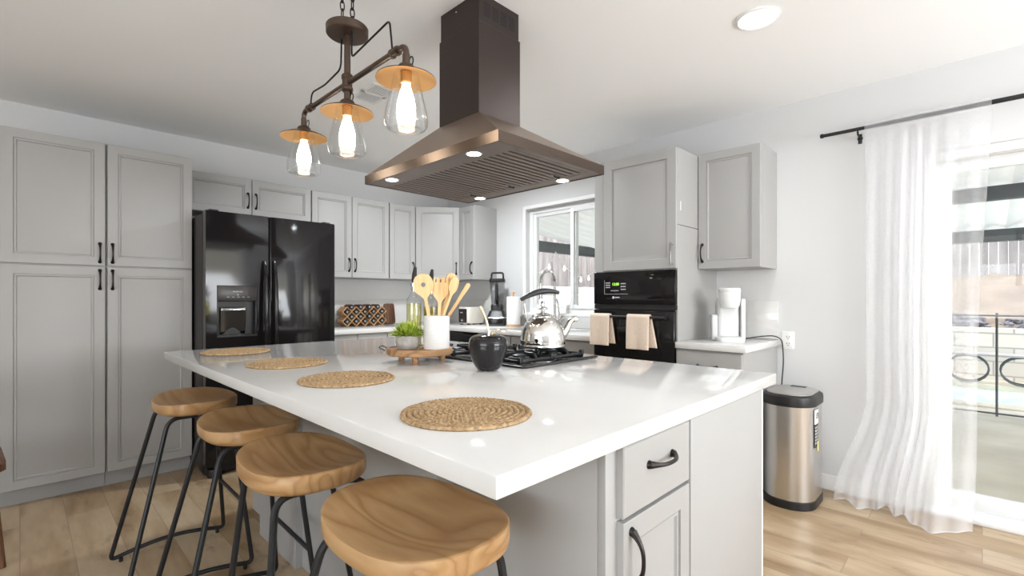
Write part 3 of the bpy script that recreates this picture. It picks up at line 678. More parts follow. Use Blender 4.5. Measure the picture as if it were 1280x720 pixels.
for k in range(4):
    o = obj('knob', lathe(nb(), [(0, .012), (.021, .012), (.021, .02), (.017, .024), (.016, .042), (.013, .045), (0, .045)], 20, (.135 + k * .085, .383, 0)), M_blackm, ct)
    obj('knob_ring', lathe(nb(), [(.0215, .013), (.024, .013), (.024, .018), (.0215, .02)], 20, (.135 + k * .085, .383, 0)), M_chrome, o)
# kettle on the near right burner
kx, ky = CX0 + .318, CY0 + .178; kz = IZ + .0485
kt = thing('tea_kettle', 'shiny chrome tea kettle with black handle on the cooktop', 'kettle', (kx, ky, kz), R(-26))
obj('body', lathe(nb(), [(0, 0), (.085, 0), (.098, .004), (.104, .016), (.103, .045), (.098, .078), (.088, .106), (.072, .128), (.055, .141), (.045, .145), (0, .145)], 48), M_chrome, kt, ang=60)
obj('base_band', lathe(nb(), [(.097, .0025), (.1055, .008), (.1062, .014), (.104, .019)], 48), M_nickel, kt)
ldp = obj('lid', lathe(nb(), [(.05, .142), (.052, .147), (.045, .152), (.028, .158), (.014, .162), (0, .163)], 32), M_chrome, kt)
obj('lid_knob', lathe(nb(), [(0, .16), (.011, .162), (.007, .170), (.008, .175), (.022, .178), (.023, .184), (.010, .190), (.007, .200), (.0095, .210), (.006, .215), (0, .216)], 20), M_nickel, ldp)
sp = obj('spout', tube(nb(), [(.075, 0, .045), (.105, 0, .062), (.125, 0, .088), (.138, 0, .115), (.152, 0, .128), (.166, 0, .131)], [.024, .022, .017, .0135, .0125, .0125], 14), M_chrome, kt, ang=60)
obj('whistle_cap', tube(nb(), [(.160, 0, .1305), (.176, 0, .131), (.182, 0, .131)], [.0145, .0145, .009], 12), M_chrome, sp)
for s in (-1, 1):
    obj('handle_bracket', tube(nb(), fillet([(s * .078, 0, .122), (s * .088, 0, .150), (s * .080 if s > 0 else -.092, 0, .205), (s * .070 if s > 0 else -.088, 0, .228)], .03), .0045, 8), M_chrome, kt)
pts = []; rr = []
for k in range(17):
    u = k / 16; pts.append((-.108 + .190 * u, 0, .212 + .024 * u + .036 * sin(pi * (.10 + .72 * u)))); rr.append(.0085 + .0055 * sin(pi * u))
obj('handle', tube(nb(), pts, rr, 12), M_blackm, kt, ang=60)

# ------------------------------------------------------------------ black apple ornament
ap = thing('apple_ornament', 'glossy black apple ornament with gold stem and leaf', 'ornament', (1.262, 1.362, IZ))
prof = [(0, .006), (.014, .001), (.030, 0), (.045, .010), (.060, .034), (.070, .064), (.0755, .092), (.074, .114), (.064, .130), (.046, .137), (.028, .134), (.012, .124), (0, .119)]
def cr(P, sub=4):
    out = []
    for i in range(len(P) - 1):
        p0, p1, p2, p3 = P[max(0, i - 1)], P[i], P[i + 1], P[min(len(P) - 1, i + 2)]
        for k in range(sub):
            t = k / sub; out.append(tuple(.5 * ((2 * p1[d]) + (-p0[d] + p2[d]) * t + (2 * p0[d] - 5 * p1[d] + 4 * p2[d] - p3[d]) * t * t + (-p0[d] + 3 * p1[d] - 3 * p2[d] + p3[d]) * t ** 3) for d in range(2)))
    out.append(P[-1]); return [(max(0, r), z) for r, z in out]
obj('body', lathe(nb(), cr(prof), 40), M_apple, ap, ang=80)
obj('stem', tube(nb(), [(0, 0, .118), (.002, -.002, .15), (-.002, .006, .19), (-.012, .020, .232), (-.018, .028, .245)], [.0055, .0048, .0042, .0052, .0075], 10), M_gold, ap, ang=60)
b = nb()
def lf(u, v):
    wv = .018 * sin(pi * u) ** .7 * (v - .5) * 2
    return Vector((.010 + .058 * u * .72 + wv * .5, -.004 - .058 * u * .72 + wv * .5, .137 + .022 * sin(pi * u * .8) - .006 * abs(v - .5) * 2 + .004 * sin(10 * u) * (v - .5)))
obj('leaf', sheet(b, lf, 14, 6), M_gold, ap, solid=.002)

# ------------------------------------------------------------------ tray and what stands on it
tx, ty = 1.228, 1.767
tr = thing('serving_tray', 'round wooden riser tray on feet holding plant and utensils', 'tray', (tx, ty, IZ))
obj('disc', lathe(nb(), [(0, .034), (.138, .034), (.1425, .038), (.1425, .058), (.139, .062), (.132, .062), (.130, .0575), (0, .0575)], 56), M_tray, tr)
for a in (-135, -15, 105):
    obj('foot', lathe(nb(), [(0, 0), (.013, 0), (.0155, .034), (0, .034)], 14, (.105 * cos(R(a)), .105 * sin(R(a)), 0)), M_tray, tr)
for a in (135, -45):
    c, s = cos(R(a)), sin(R(a)); q = nb()
    tube(q, fillet([(.141 * c - .04 * s, .141 * s + .04 * c, .052), (.172 * c - .035 * s, .172 * s + .035 * c, .066), (.172 * c + .035 * s, .172 * s - .035 * c, .066), (.141 * c + .04 * s, .141 * s - .04 * c, .052)], .025), .0022, 8)
    if a == 135: obj('wire_handle', q, M_iron, tr)
    else: q.free()
TZ = IZ + .058
# plant
px_, py_ = tx - .048, ty + .022
pl = thing('potted_plant', 'small bushy green plant in a grey cement bowl on the tray', 'potted plant', (px_, py_, TZ))
obj('pot', lathe(nb(), [(0, 0), (.036, 0), (.048, .012), (.052, .034), (.050, .058), (.046, .058), (.045, .048), (0, .048)], 36), M_concrete, pl)
obj('soil', lathe(nb(), [(0, .052), (.03, .051), (.0445, .0485)], 24), M_soil, pl)
b = nb()
for k in range(620):
    a = random.uniform(0, 2 * pi); el = random.uniform(.05, 1) ; rad = .028 * math.sqrt(random.random()); lean = random.uniform(.05, 1.35); ln = random.uniform(.045, .072) * (1 - .12 * lean) 
    p0 = Vector((rad * cos(a), rad * sin(a), .05)); d = Vector((sin(lean) * cos(a), sin(lean) * sin(a), cos(lean))); side = d.cross(Vector((0, 0, 1))).normalized() if abs(d.z) < .99 else Vector((1, 0, 0))
    side = (side + Vector((random.uniform(-.6, .6), random.uniform(-.6, .6), random.uniform(-.6, .6)))).normalized(); wv = random.uniform(.0018, .0034)
    st_ = random.uniform(.25, .55)
    q0 = p0 + d * ln * st_; q1 = p0 + d * ln * .8 + Vector((0, 0, -.002)); q2 = p0 + d * ln * 1.12 + Vector((0, 0, -.006 * lean))
    v = [bm_ for bm_ in (b.verts.new(p0), b.verts.new(q0 - side * wv), b.verts.new(q0 + side * wv), b.verts.new(q1 - side * wv * 1.1), b.verts.new(q1 + side * wv * 1.1), b.verts.new(q2))]
    b.faces.new((v[0], v[1], v[2])); b.faces.new((v[1], v[3], v[4], v[2])); b.faces.new((v[3], v[5], v[4]))
fo = obj('foliage', b, M_leaf, pl, False)
# utensil crock
cxr, cyr = tx + .048, ty - .058
ck = thing('utensil_crock', 'white textured ceramic crock holding wooden utensils on the tray', 'crock', (cxr, cyr, TZ))
b = nb(); n, m_ = 72, 44
def crk(u, v):
    th = 2 * pi * u; z = v * .142; k = round(u * 24); off = .5 if (int(v * 22) % 2) else 0
    du = ((u * 24 + off) % 1) - .5; dv = ((v * 22) % 1) - .5
    bump = .0016 * max(0, 1 - (du * du + dv * dv) * 5) if .03 < v < .95 else 0
    return Vector(((.0555 + bump) * cos(th), (.0555 + bump) * sin(th), z))
sheet(b, crk, 120, 88, True); obj('wall', b, M_ceramic, ck)
obj('inside', lathe(nb(), [(.0555, .142), (.053, .1435), (.051, .141), (.050, .006), (0, .006)], 48), M_ceramic, ck); obj('base', lathe(nb(), [(0, 0.0005), (.053, .0005), (.0555, .003)], 48), M_ceramic, ck)
right = Vector((cos(R(YAW - 90)), sin(R(YAW - 90)), 0)); fwd = Vector((cos(R(YAW)), sin(R(YAW)), 0))
def utensil(lab, kind, foot, head_px, tip, wid, turn=0):
    # foot/tip as (sideways, depth, height) relative to the crock base
    A = right * foot[0] + fwd * foot[1] + Vector((0, 0, foot[2])); B = right * tip[0] + fwd * tip[1] + Vector((0, 0, tip[2]))
    ln = (B - A).length; zax = (B - A).normalized(); xax = (Matrix.Rotation(turn, 3, zax) @ (right - zax * right.dot(zax))).normalized(); yax = zax.cross(xax)
    M = Matrix((xax, yax, zax)).transposed().to_4x4(); M.translation = A
    hl = head_px; h0 = ln - hl
    bm = nb()
    def halfw(t):
        if t < h0: return .0065 + .002 * (1 - t / h0) * 0
        s = (t - h0) / hl
        if kind == 'thin': return .0065 + .004 * s * (1 if s < .9 else (1 - s) * 10)
        return .0065 + (wid / 2 - .0065) * smooth(s / .45) * (1 if s < .62 else math.sqrt(max(0, 1 - ((s - .62) / .38) ** 2 * (1 if kind != 'fork' else .25))))
    ts = [ln * k / 40 for k in range(41)]
    th = .0035
    ringv = []
    L_, R_ = [], []
    for t_ in ts:
        w_ = max(halfw(t_), .0012); dish = .012 * smooth((t_ - h0) / hl * 1.4) if kind in ('spoon', 'slot') else .004 * smooth((t_ - h0) / hl)
        ringv.append([bm.verts.new((sx * w_, dish * (0 if abs(sx) < .1 else .35) + sy * th, t_)) for sx, sy in ((-1, -1), (0, -1), (1, -1), (1, 1), (0, 1), (-1, 1))])
    for Aa, Bb in zip(ringv, ringv[1:]):
        for k in range(6): bm.faces.new((Aa[k], Aa[(k + 1) % 6], Bb[(k + 1) % 6], Bb[k]))
    bm.faces.new(ringv[0][::-1]); bm.faces.new(ringv[-1])
    o = obj('kitchen_utensil', bm, M_util, None, True, 50); o.matrix_world = M; 
    o.location = Vector((cxr, cyr, TZ)) + A; o.rotation_euler = M.to_euler()
    cut = []
    if kind == 'fork':
        for x in (-.30, 0, .30): cut.append((x * wid, .0028, ln - .022, ln + .01, False))
    if kind == 'slot': cut.append((0, .010, ln - .048, 0, True))
    for x, r_, z0, z1, rnd in cut:
        c_ = nb()
        if rnd: lathe(c_, [(0, -.03), (r_, -.03), (r_, .03), (0, .03)], 20, M=T((x, 0, z0)) @ Matrix.Rotation(R(90), 4, 'X'))
        else: box(c_, x - r_, x + r_, -.03, .03, z0, z1)
        bmesh.ops.recalc_face_normals(c_, faces=c_.faces[:]); me = bpy.data.meshes.new('c'); c_.to_mesh(me); c_.free(); co = bpy.data.objects.new('cutter', me); C.objects.link(co); co.matrix_world = M; co.location = o.location; co.rotation_euler = o.rotation_euler
        md = o.modifiers.new('cut', 'BOOLEAN'); md.operation = 'DIFFERENCE'; md.object = co; md.solver = 'EXACT'
        CUT.append((o, co))
    return tag(o, lab, 'utensil', 'wooden utensils in the crock')
CUT = []
utensil('wooden spatula with a round hole, leftmost in the crock', 'slot', (-.004, -.034, .012), .115, (-.060, -.040, .325), .084)
utensil('wooden slotted turner with forked end in the crock', 'fork', (.008, -.020, .012), .115, (.022, -.022, .310), .068)
utensil('wide wooden spoon leaning right behind the forked turner', 'spoon', (-.022, .020, .012), .095, (.070, .022, .330), .052, .5)
utensil('slimmer wooden spoon at the right front of the crock', 'spoon', (-.018, -.001, .012), .085, (.088, -.004, .310), .046, .7)
utensil('thin wooden stick leaning farthest right in the crock', 'thin', (-.034, .034, .012), .10, (.140, .030, .285), .014)
bpy.context.view_layer.update()
dg = bpy.context.evaluated_depsgraph_get()
for o in {o for o, _ in CUT}:
    me = bpy.data.meshes.new_from_object(o.evaluated_get(dg)); o.modifiers.clear(); o.data = me
for _, c_ in CUT: bpy.data.objects.remove(c_)
# bottles at the back of the tray
def bottle(lab, x, y, h, r, oil, level, pour_black=True, tilt=0):
    t = thing('oil_bottle', lab, 'bottle', (x, y, TZ), 0, 'oil bottles on the tray')
    body = h * .74
    pr = [(0, 0), (r * .96, 0), (r, .006), (r, body), (r * .93, body + .014), (r * .6, body + .034), (.0125, body + .05), (.0115, h - .012), (.0135, h - .010), (.0135, h), (.010, h)]
    g = obj('glass', lathe(nb(), pr, 32), M_glass, t, ang=60)
    obj('contents', lathe(nb(), [(0, .005), (r * .92, .005), (r * .94, .01), (r * .94, min(level, body - .002)), (0, min(level, body - .002) + .0005)], 32), oil, t)
    q = obj('stopper', lathe(nb(), [(0, h - .02), (.0098, h - .02), (.0098, h + .002), (.0145, h + .003), (.0145, h + .018), (.011, h + .022), (0, h + .022)], 18), M_nickel, t)
    obj('pourer', tube(nb(), [(0, 0, h + .02), (.001, 0, h + .028), (.002, 0, h + .05), (.005, 0, h + .075), (.008, 0, h + .092)], [.008, .0115, .0115, .009, .006], 10), M_blackm if pour_black else M_chrome, q)
bottle('clear glass bottle of pale liquid behind the potted plant', tx + .026, ty + .083, .27, .034, M_oil1, .196)
bottle('glass bottle of yellow-green olive oil behind the crock', tx + .092, ty + .045, .26, .033, M_oil2, .182)

# ------------------------------------------------------------------ range hood
hd = thing('range_hood', 'dark bronze island range hood hanging over the cooktop', 'range hood', (1.48, 1.655, 1.763))
hx, hy, kx2, ky2 = .325, .46, .125, .135
b = nb()
def pyr(b, z0, ax, ay, z1, bx2, by2):
    A = [b.verts.new((sx * ax, sy * ay, z0)) for sx, sy in ((-1, -1), (1, -1), (1, 1), (-1, 1))]; B = [b.verts.new((sx * bx2, sy * by2, z1)) for sx, sy in ((-1, -1), (1, -1), (1, 1), (-1, 1))]
    for k in range(4): b.faces.new((A[k], A[(k + 1) % 4], B[(k + 1) % 4], B[k]))
    return A, B
A, B = pyr(b, .0385, hx, hy, .243, kx2, ky2); obj('canopy', b, M_hood, hd, False)
b = nb()
for x0, x1, y0, y1 in ((-hx, -hx + .004, -hy, hy), (hx - .004, hx, -hy, hy), (-hx + .004, hx - .004, -hy, -hy + .004), (-hx + .004, hx - .004, hy - .004, hy)): box(b, x0, x1, y0, y1, 0, .040)
obj('rim_band', b, M_rim, hd, False)
b = nb(); FX0, FX1, FY0, FY1 = -.225, .255, -.425, .425
box(b, -hx + .004, FX0, -hy + .004, hy - .004, .003, .007); box(b, FX1, hx - .004, -hy + .004, hy - .004, .003, .007); box(b, FX0, FX1, -hy + .004, FY0, .003, .007); box(b, FX0, FX1, FY1, hy - .004, .003, .007); box(b, FX0, FX1, FY0, FY1, .034, .036)
obj('underside_panel', b, M_hoodf, hd, False)
for k in range(3):
    y0 = FY0 + k * (FY1 - FY0) / 3; y1 = y0 + (FY1 - FY0) / 3 - .004; b = nb(); ns = 8; p = (y1 - y0) / ns
    box(b, FX0, FX0 + .02, y0, y1, .004, .012); box(b, FX1 - .02, FX1, y0, y1, .004, .012)
    for j in range(ns): box(b, FX0 + .018, FX1 - .018 - (.06 if j in (3, 4) else 0), y0 + j * p + .0065, y0 + j * p + p - .0065, .004, .010, .0015, 1)
    box(b, FX1 - .085, FX1 - .018, y0 + 3 * p + .003, y0 + 5 * p - .003, .004, .011)
    o = obj('baffle_filter', b, M_hoodf, hd)
    tube(q := nb(), fillet([(FX1 - .065, (y0 + y1) / 2, .004), (FX1 - .065, (y0 + y1) / 2, -.001), (FX1 - .03, (y0 + y1) / 2, -.001), (FX1 - .03, (y0 + y1) / 2, .004)], .005), .003, 8); obj('latch', q, M_dark, o)
obj('filter_cavity', bxm(FX0, FX1, FY0, FY1, .0125, .0335), M_dark, hd, False)
for lx, ly in ((-.275, .30), (-.275, -.275), (.289, .32), (.289, -.255)):
    o = obj('light_bezel', lathe(nb(), [(.026, .002), (.033, .001), (.034, .003), (.026, .004)], 24, (lx, ly, 0)), M_chrome, hd); obj('light_lens', lathe(nb(), [(0, .0005), (.026, .0012), (.026, .006), (0, .006)], 24, (lx, ly, 0)), M_led, o)
b = nb(); box(b, -kx2 - .002, kx2 + .002, -ky2 - .002, ky2 + .002, .238, .632, .002, 1); obj('lower_chimney', b, M_chim, hd)
b = nb(); box(b, -kx2 + .003, kx2 - .003, -ky2 + .003, ky2 - .003, .60, ZC - 1.763 - .0005, .0015, 1); up = obj('upper_chimney', b, M_chim, hd)
b = nb()
for col in range(4):
    for row in range(6): box(b, -.095 + col * .05, -.057 + col * .05, -ky2 + .0022, -ky2 + .004, .665 + row * .0105, .6705 + row * .0105)
obj('vent_slots', b, M_dark, up, False)
obj('screw', lathe(nb(), [(0, 0), (.004, 0), (.003, .002), (0, .0025)], 10, M=T((-kx2 + .003, .02, .728)) @ Matrix.Rotation(R(-90), 4, 'Y')), M_chrome, up)
obj('control_strip', bxm(-.05, .05, -hy - .0012, -hy, .014, .026), M_rim, hd)

# ------------------------------------------------------------------ pendant lamp
pd = thing('pendant_light', 'bronze three-lamp island pendant with clear glass jar shades', 'pendant light', (.93, 1.845, 2.09))
obj('ceiling_canopy', lathe(nb(), [(0, .4295), (.07, .4295), (.07, .415), (.064, .405), (0, .405)], 32), M_bronzep, pd)
for s in (-1, 1):
    b = nb(); z = .235; k = 0
    while z < .405:
        pts = []
        for j in range(20):
            a = 2 * pi * j / 20; ww, hh = .0085, .021; xx, zz = ww * cos(a), hh * sin(a) + (0)
            pts.append((xx if k % 2 else 0, s * .043 + (0 if k % 2 else xx), z + zz))
        tube(b, pts, .0024, 8, True); z += .033; k += 1
    obj('chain', b, M_bronze, pd)
obj('hub_plate', lathe(nb(), [(0, .194), (.078, .194), (.082, .198), (.083, .224), (.079, .229), (.03, .232), (0, .232)], 40), M_bronzep, pd)
obj('stem', tube(nb(), [(0, 0, .20), (0, 0, -.02)], .0125, 14), M_bronzep, pd)
obj('tee_fitting', lathe(nb(), [(0, .035), (.020, .035), (.023, .030), (.023, .018), (.020, .014), (.020, -.014), (.023, -.018), (.023, -.028), (.016, -.036), (0, -.036)], 20), M_bronzep, pd)
LY = .4265
obj('crossbar', tube(nb(), fillet([(0, -LY, -.065), (0, -LY, 0), (0, LY, 0), (0, LY, -.065)], .045, 10), .0105, 14), M_bronzep, pd)
for s in (-1, 1):
    obj('coupling', lathe(nb(), [(.0105, -.022), (.016, -.022), (.017, -.014), (.0135, -.012), (.0135, .012), (.017, .014), (.016, .022), (.0105, .022)], 18, M=T((0, s * .355, 0)) @ Matrix.Rotation(R(90), 4, 'X')), M_bronzep, pd)
obj('supply_wire', tube(nb(), fillet([(-.003, .043, .198), (-.003, .05, .075), (-.003, .20, .075 - .02), (-.003, .335, .062), (-.003, .345, .0)], .03), .0036, 8), M_bronze, pd)
obj('supply_wire', tube(nb(), fillet([(-.003, -.043, .198), (-.003, -.043, .09), (-.003, -.325, .125), (-.003, -.345, .0)], .02), .0036, 8), M_bronze, pd)
for ly in (-LY, 0, LY):
    lh = obj('lamp_head', lathe(nb(), [(0, -.03), (.0125, -.032), (.013, -.066), (.024, -.070), (.030, -.078), (.031, -.088), (.026, -.092), (0, -.092)], 24, (0, ly, 0)), M_bronzep, pd)
    b = nb(); lathe(b, [(.026, -.090), (.040, -.094), (.075, -.104), (.1015, -.117), (.103, -.1205)], 44, (0, ly, 0)); sh = obj('shade', b, M_bronzep, lh)
    obj('shade_lining', lathe(nb(), [(.020, -.0935), (.040, -.0965), (.075, -.1065), (.1005, -.1195), (.103, -.121)], 44, (0, ly, 0)), M_copper, lh)
    obj('socket', lathe(nb(), [(0, -.094), (.019, -.094), (.020, -.130), (.017, -.134), (0, -.134)], 20, (0, ly, 0)), M_copper, lh)
    obj('glass_jar', lathe(nb(), [(.043, -.100), (.045, -.118), (.052, -.150), (.062, -.195), (.071, -.235), (.0745, -.262), (.0735, -.276), (.066, -.288), (.052, -.294), (.049, -.291), (.040, -.291), (0, -.291)], 40, (0, ly, 0)), M_glass, lh, ang=60)
    obj('bulb', lathe(nb(), [(0, -.132), (.013, -.134), (.014, -.142), (.019, -.158), (.027, -.185), (.032, -.212), (.030, -.236), (.020, -.254), (0, -.262)], 20, (0, ly, 0)), M_bulb, lh, ang=60)
    hook = nb(); tube(hook, [(.016, ly - .006 + .012 * cos(a), -.052 + .016 * sin(a)) for a in [2 * pi * q / 16 for q in range(16)]], .0022, 8, True); obj('wire_hook', hook, M_bronze, lh)

# ------------------------------------------------------------------ ceiling fittings
def downlight(lab, x, y, k=1):
    t = thing('recessed_downlight', lab, 'ceiling light', (x, y, ZC), 0, 'recessed ceiling lights')
    obj('trim_ring', lathe(nb(), [(.078, -.0005), (.094, -.0005), (.093, -.006), (.082, -.010), (.078, -.006)], 40), M_white, t); obj('diffuser', lathe(nb(), [(0, -.006), (.080, -.006), (.080, -.0015), (0, -.0015)], 40), M_down, t)
    l = area('downlight_glow', (x, y, ZC - .014), (0, 0, 0), .15, .15, DOWN_W * k, (.90, .955, 1), 165, 'DISK')
downlight('round recessed ceiling light near the sliding glass door', 2.395, .748)
downlight('added round ceiling fill light, unseen behind the range hood chimney', 2.5, 3.0, 6)  # lamp added out of sight to brighten the far corner
for lab, x, y in (('added unseen ceiling fill light behind the camera', .6, -1.4), ('added unseen ceiling fill light near the far sliding door panel', 2.2, -1.4)): downlight(lab, x, y, .5)  # more lamps added out of view to even out the light
b = nb(); VX0, VX1, VY0, VY1 = 1.49, 1.66, 2.62, 2.92
ring2 = lambda b, x0, x1, y0, y1, t, z0, z1: [box(b, x0, x0 + t, y0, y1, z0, z1), box(b, x1 - t, x1, y0, y1, z0, z1), box(b, x0 + t, x1 - t, y0, y0 + t, z0, z1), box(b, x0 + t, x1 - t, y1 - t, y1, z0, z1)]
vt = thing('ceiling_vent', 'white ceiling air vent behind the pendant light', 'vent', (0, 0, 0))
ring2(b, VX0, VX1, VY0, VY1, .022, ZC - .008, ZC - .0005); box(b, VX0, VX1, (VY0 + VY1) / 2 - .01, (VY0 + VY1) / 2 + .01, ZC - .008, ZC - .0005)
obj('frame', b, M_white, vt)
b = nb()
for k in range(16):
    y = VY0 + .03 + k * .0155
    if abs(y - (VY0 + VY1) / 2) > .015: box(b, VX0 + .022, VX1 - .022, y, y + .0055, ZC - .005, ZC - .002)
obj('louvres', b, M_white, vt); obj('duct_opening', bxm(VX0 + .02, VX1 - .02, VY0 + .02, VY1 - .02, ZC - .0018, ZC - .0006), M_dark, vt, False)

# ------------------------------------------------------------------ things on the back and right worktops
CZ = .939
# spice rack
sx0, sz0, pt, ry = 2.165, CZ + .001, .0945, 4.385
rk = thing('spice_rack', 'wooden diamond-lattice spice rack against the white splashback', 'spice rack', (sx0, ry, CZ))
b = nb(); hw = pt / 2; th = .006; dep = .13
def slat(x0, z0, x1, z1):
    d = Vector((x1 - x0, 0, z1 - z0)); L_ = d.length; a = math.atan2(z1 - z0, x1 - x0); t_ = nb(); box(t_, 0, L_, 0, dep, -th / 2, th / 2, .001, 1)
    merge(b, t_, T((x0, 0, z0)) @ Matrix.Rotation(-a, 4, 'Y'))
H = 4.5 * hw
jar_c = [(.5 + j, r_) for r_ in (0, 2) for j in range(5)] + [(1 + j, r_) for r_ in (1, 3) for j in range(4)]
cells = set()
for u, r_ in jar_c:
    cx_, cz_ = u * pt, hw + .003 + r_ * hw
    for (ax, az, bx_, bz) in ((-hw, 0, 0, -hw), (0, -hw, hw, 0), (-hw, 0, 0, hw), (0, hw, hw, 0)):
        if r_ == 3 and az + bz > 0: continue
        cells.add((round(cx_ + ax, 4), round(cz_ + az, 4), round(cx_ + bx_, 4), round(cz_ + bz, 4)))
for c_ in cells: slat(*c_)
obj('lattice', b, M_rack, rk)
jr = None
for i, (u, r_) in enumerate(sorted(jar_c, key=lambda q: (q[1], q[0]))):
    col_w = ['far left', 'left', 'middle', 'right', 'far right'] if r_ % 2 == 0 else ['left', 'centre-left', 'centre-right', 'right']
    row_w = ['bottom', 'second-lowest', 'second-highest', 'topmost'][r_]; idx = int(u) if r_ % 2 == 0 else int(u) - 1
    lab = 'dark-lidded spice jar lying %s in the %s row of the rack' % (col_w[idx], row_w)
    loc = (sx0 + u * pt, ry + .018, sz0 + hw + .001 + r_ * hw)
    if jr is None:
        jr = thing('spice_jar', lab, 'jar', loc, 0, 'spice jars in the wooden rack')
        MX = Matrix.Rotation(R(90), 4, 'X')
        obj('body', lathe(nb(), [(0, -.10), (.024, -.10), (.0255, -.095), (.0255, -.012), (.022, -.004), (0, -.004)], 20, M=MX), M_walnut, jr)
        obj('lid', lathe(nb(), [(0, -.012), (.0245, -.012), (.025, .01), (.023, .0135), (.02, .012), (0, .012)], 20, M=MX), M_blackm, jr)
        obj('label', lathe(nb(), [(0, .0125), (.010, .0125), (.010, .0132), (0, .0134)], 14, M=MX), M_printg, jr)
    else: dup(jr, loc, 0, lab)
# board leaning on the splashback
o = obj('chopping_board', prism(nb(), rrect(.12, .215, .02, 6), 0, .02, .003, M=Matrix.Rotation(R(90), 4, 'X') @ T((0, .1075, 0))), M_walnut); tag(o, 'brown wooden chopping board leaning in the corner behind the bottles', 'chopping board', None, (2.765, 4.53, CZ + .004)); o.rotation_euler = (R(-9), 0, 0)
# toaster
to = thing('toaster', 'cream two-slice toaster beside the blender', 'toaster', (3.37, 3.90, CZ), R(8))
obj('body', prism(nb(), rrect(.27, .155, .035, 6), .012, .185, .02, seg=4), M_cream, to)
obj('control_end', bxm(-.141, -.1345, -.055, .055, .02, .165, .003), M_blackm, to); obj('lever', bxm(-.158, -.141, -.018, .018, .12, .135, .003), M_chrome, to)
obj('dial', lathe(nb(), [(0, 0), (.016, 0), (.015, .012), (0, .013)], 18, M=T((-.141, 0, .05)) @ Matrix.Rotation(R(-90), 4, 'Y')), M_chrome, to)
obj('slots', (lambda b: (box(b, -.09, .09, -.04, -.015, .184, .1862), box(b, -.09, .09, .015, .04, .184, .1862), b)[2])(nb()), M_dark, to, False); obj('feet', (lambda b: [box(b, sx * .10 - .012, sx * .10 + .012, sy * .05 - .012, sy * .05 + .012, 0, .013) for sx in (-1, 1) for sy in (-1, 1)] and b)(nb()), M_blackm, to)
# blender
bl = thing('blender', 'black countertop blender with a clear square jug', 'blender', (3.40, 3.535, CZ), R(-50))
b = nb()
def sq(b, stages, n=5):
    rings = []
    for w_, d_, r_, z, oy in stages: rings.append([b.verts.new((x, y + oy, z)) for x, y in rrect(w_, d_, r_, n)])
    for A, B in zip(rings, rings[1:]):
        for k in range(len(A)): b.faces.new((A[k], A[(k + 1) % len(A)], B[(k + 1) % len(A)], B[k]))
    b.faces.new(rings[0][::-1]); b.faces.new(rings[-1]); return b
bs = obj('base', sq(nb(), [(.205, .225, .03, .0, 0), (.21, .23, .035, .02, 0), (.205, .215, .035, .07, .004), (.17, .16, .035, .125, .02), (.15, .14, .03, .15, .02)]), M_blackm, bl)
obj('silver_trim', sq(nb(), [(.209, .217, .035, .076, .002), (.203, .208, .035, .088, .004)]), M_nickel, bs)
obj('control_face', bxm(-.07, .07, -.119, -.105, .02, .075, .006), M_black, bs)
obj('blade_collar', sq(nb(), [(.125, .125, .03, .151, .02), (.13, .13, .03, .20, .02), (.115, .115, .03, .215, .02)]), M_blackm, bl)
jg = obj('jug', sq(nb(), [(.112, .112, .03, .216, .02), (.13, .13, .03, .30, .02), (.148, .148, .03, .44, .02)]), M_smoke, bl)
obj('blade_tower', tube(nb(), [(0, .02, .216), (0, .02, .425)], [.014, .006], 10), M_blackm, jg); obj('jug_handle', tube(nb(), fillet([(0, -.05, .42), (0, -.098, .425), (0, -.098, .255), (0, -.042, .24)], .03), .011, 10), M_blackm, jg)
ldo = obj('lid', sq(nb(), [(.152, .152, .03, .44, .02), (.158, .158, .03, .448, .02), (.155, .155, .03, .475, .02)]), M_blackm, bl); obj('lid_handle', tube(nb(), fillet([(-.062, .02, .47), (-.058, .02, .535), (.058, .02, .535), (.062, .02, .47)], .02), .010, 10), M_blackm, ldo)
# paper towels
pt_ = thing('paper_towel_holder', 'white paper towel roll on a wooden stand beside the blender', 'paper towel holder', (3.385, 3.29, CZ))
obj('base', lathe(nb(), [(0, 0), (.072, 0), (.075, .004), (.075, .014), (.07, .018), (0, .018)], 32), M_rack, pt_); obj('roll', lathe(nb(), [(.02, .02), (.066, .02), (.067, .024), (.067, .288), (.066, .292), (.02, .292)], 40), M_paper, pt_); obj('post', lathe(nb(), [(0, .018), (.010, .018), (.010, .318), (.017, .322), (.017, .335), (0, .34)], 16), M_rack, pt_)
# sink and tap
sk = thing('kitchen_sink', 'undermount stainless kitchen sink below the window', 'sink', (3.245, 2.86, .70))
b = nb(); box(b, -.19, .19, -.355, .355, 0, .004); box(b, -.194, -.19, -.359, .359, 0, .198); box(b, .19, .194, -.359, .359, 0, .198); box(b, -.19, .19, -.359, -.355, 0, .198); box(b, -.19, .19, .355, .359, 0, .198); obj('basin', b, M_steel, sk, False); obj('drain', lathe(nb(), [(0, .0045), (.04, .0045), (.045, .008), (.03, .006), (0, .006)], 20), M_chrome, sk)
fc = thing('kitchen_tap', 'tall chrome gooseneck spring tap under the window', 'tap', (3.50, 2.86, CZ))
obj('base', lathe(nb(), [(0, 0), (.028, 0), (.028, .01), (.02, .016), (.0185, .10), (0, .10)], 20), M_chrome, fc)
arc = [(0, 0, .09), (0, 0, .42)] + [(-.10 + .10 * cos(a), 0, .42 + .105 * sin(a)) for a in [pi * k / 14 for k in range(1, 15)]] + [(-.20, 0, .40)]
obj('riser', tube(nb(), arc, .0105, 12), M_nickel, fc)
sprg = nb(); cpts = []
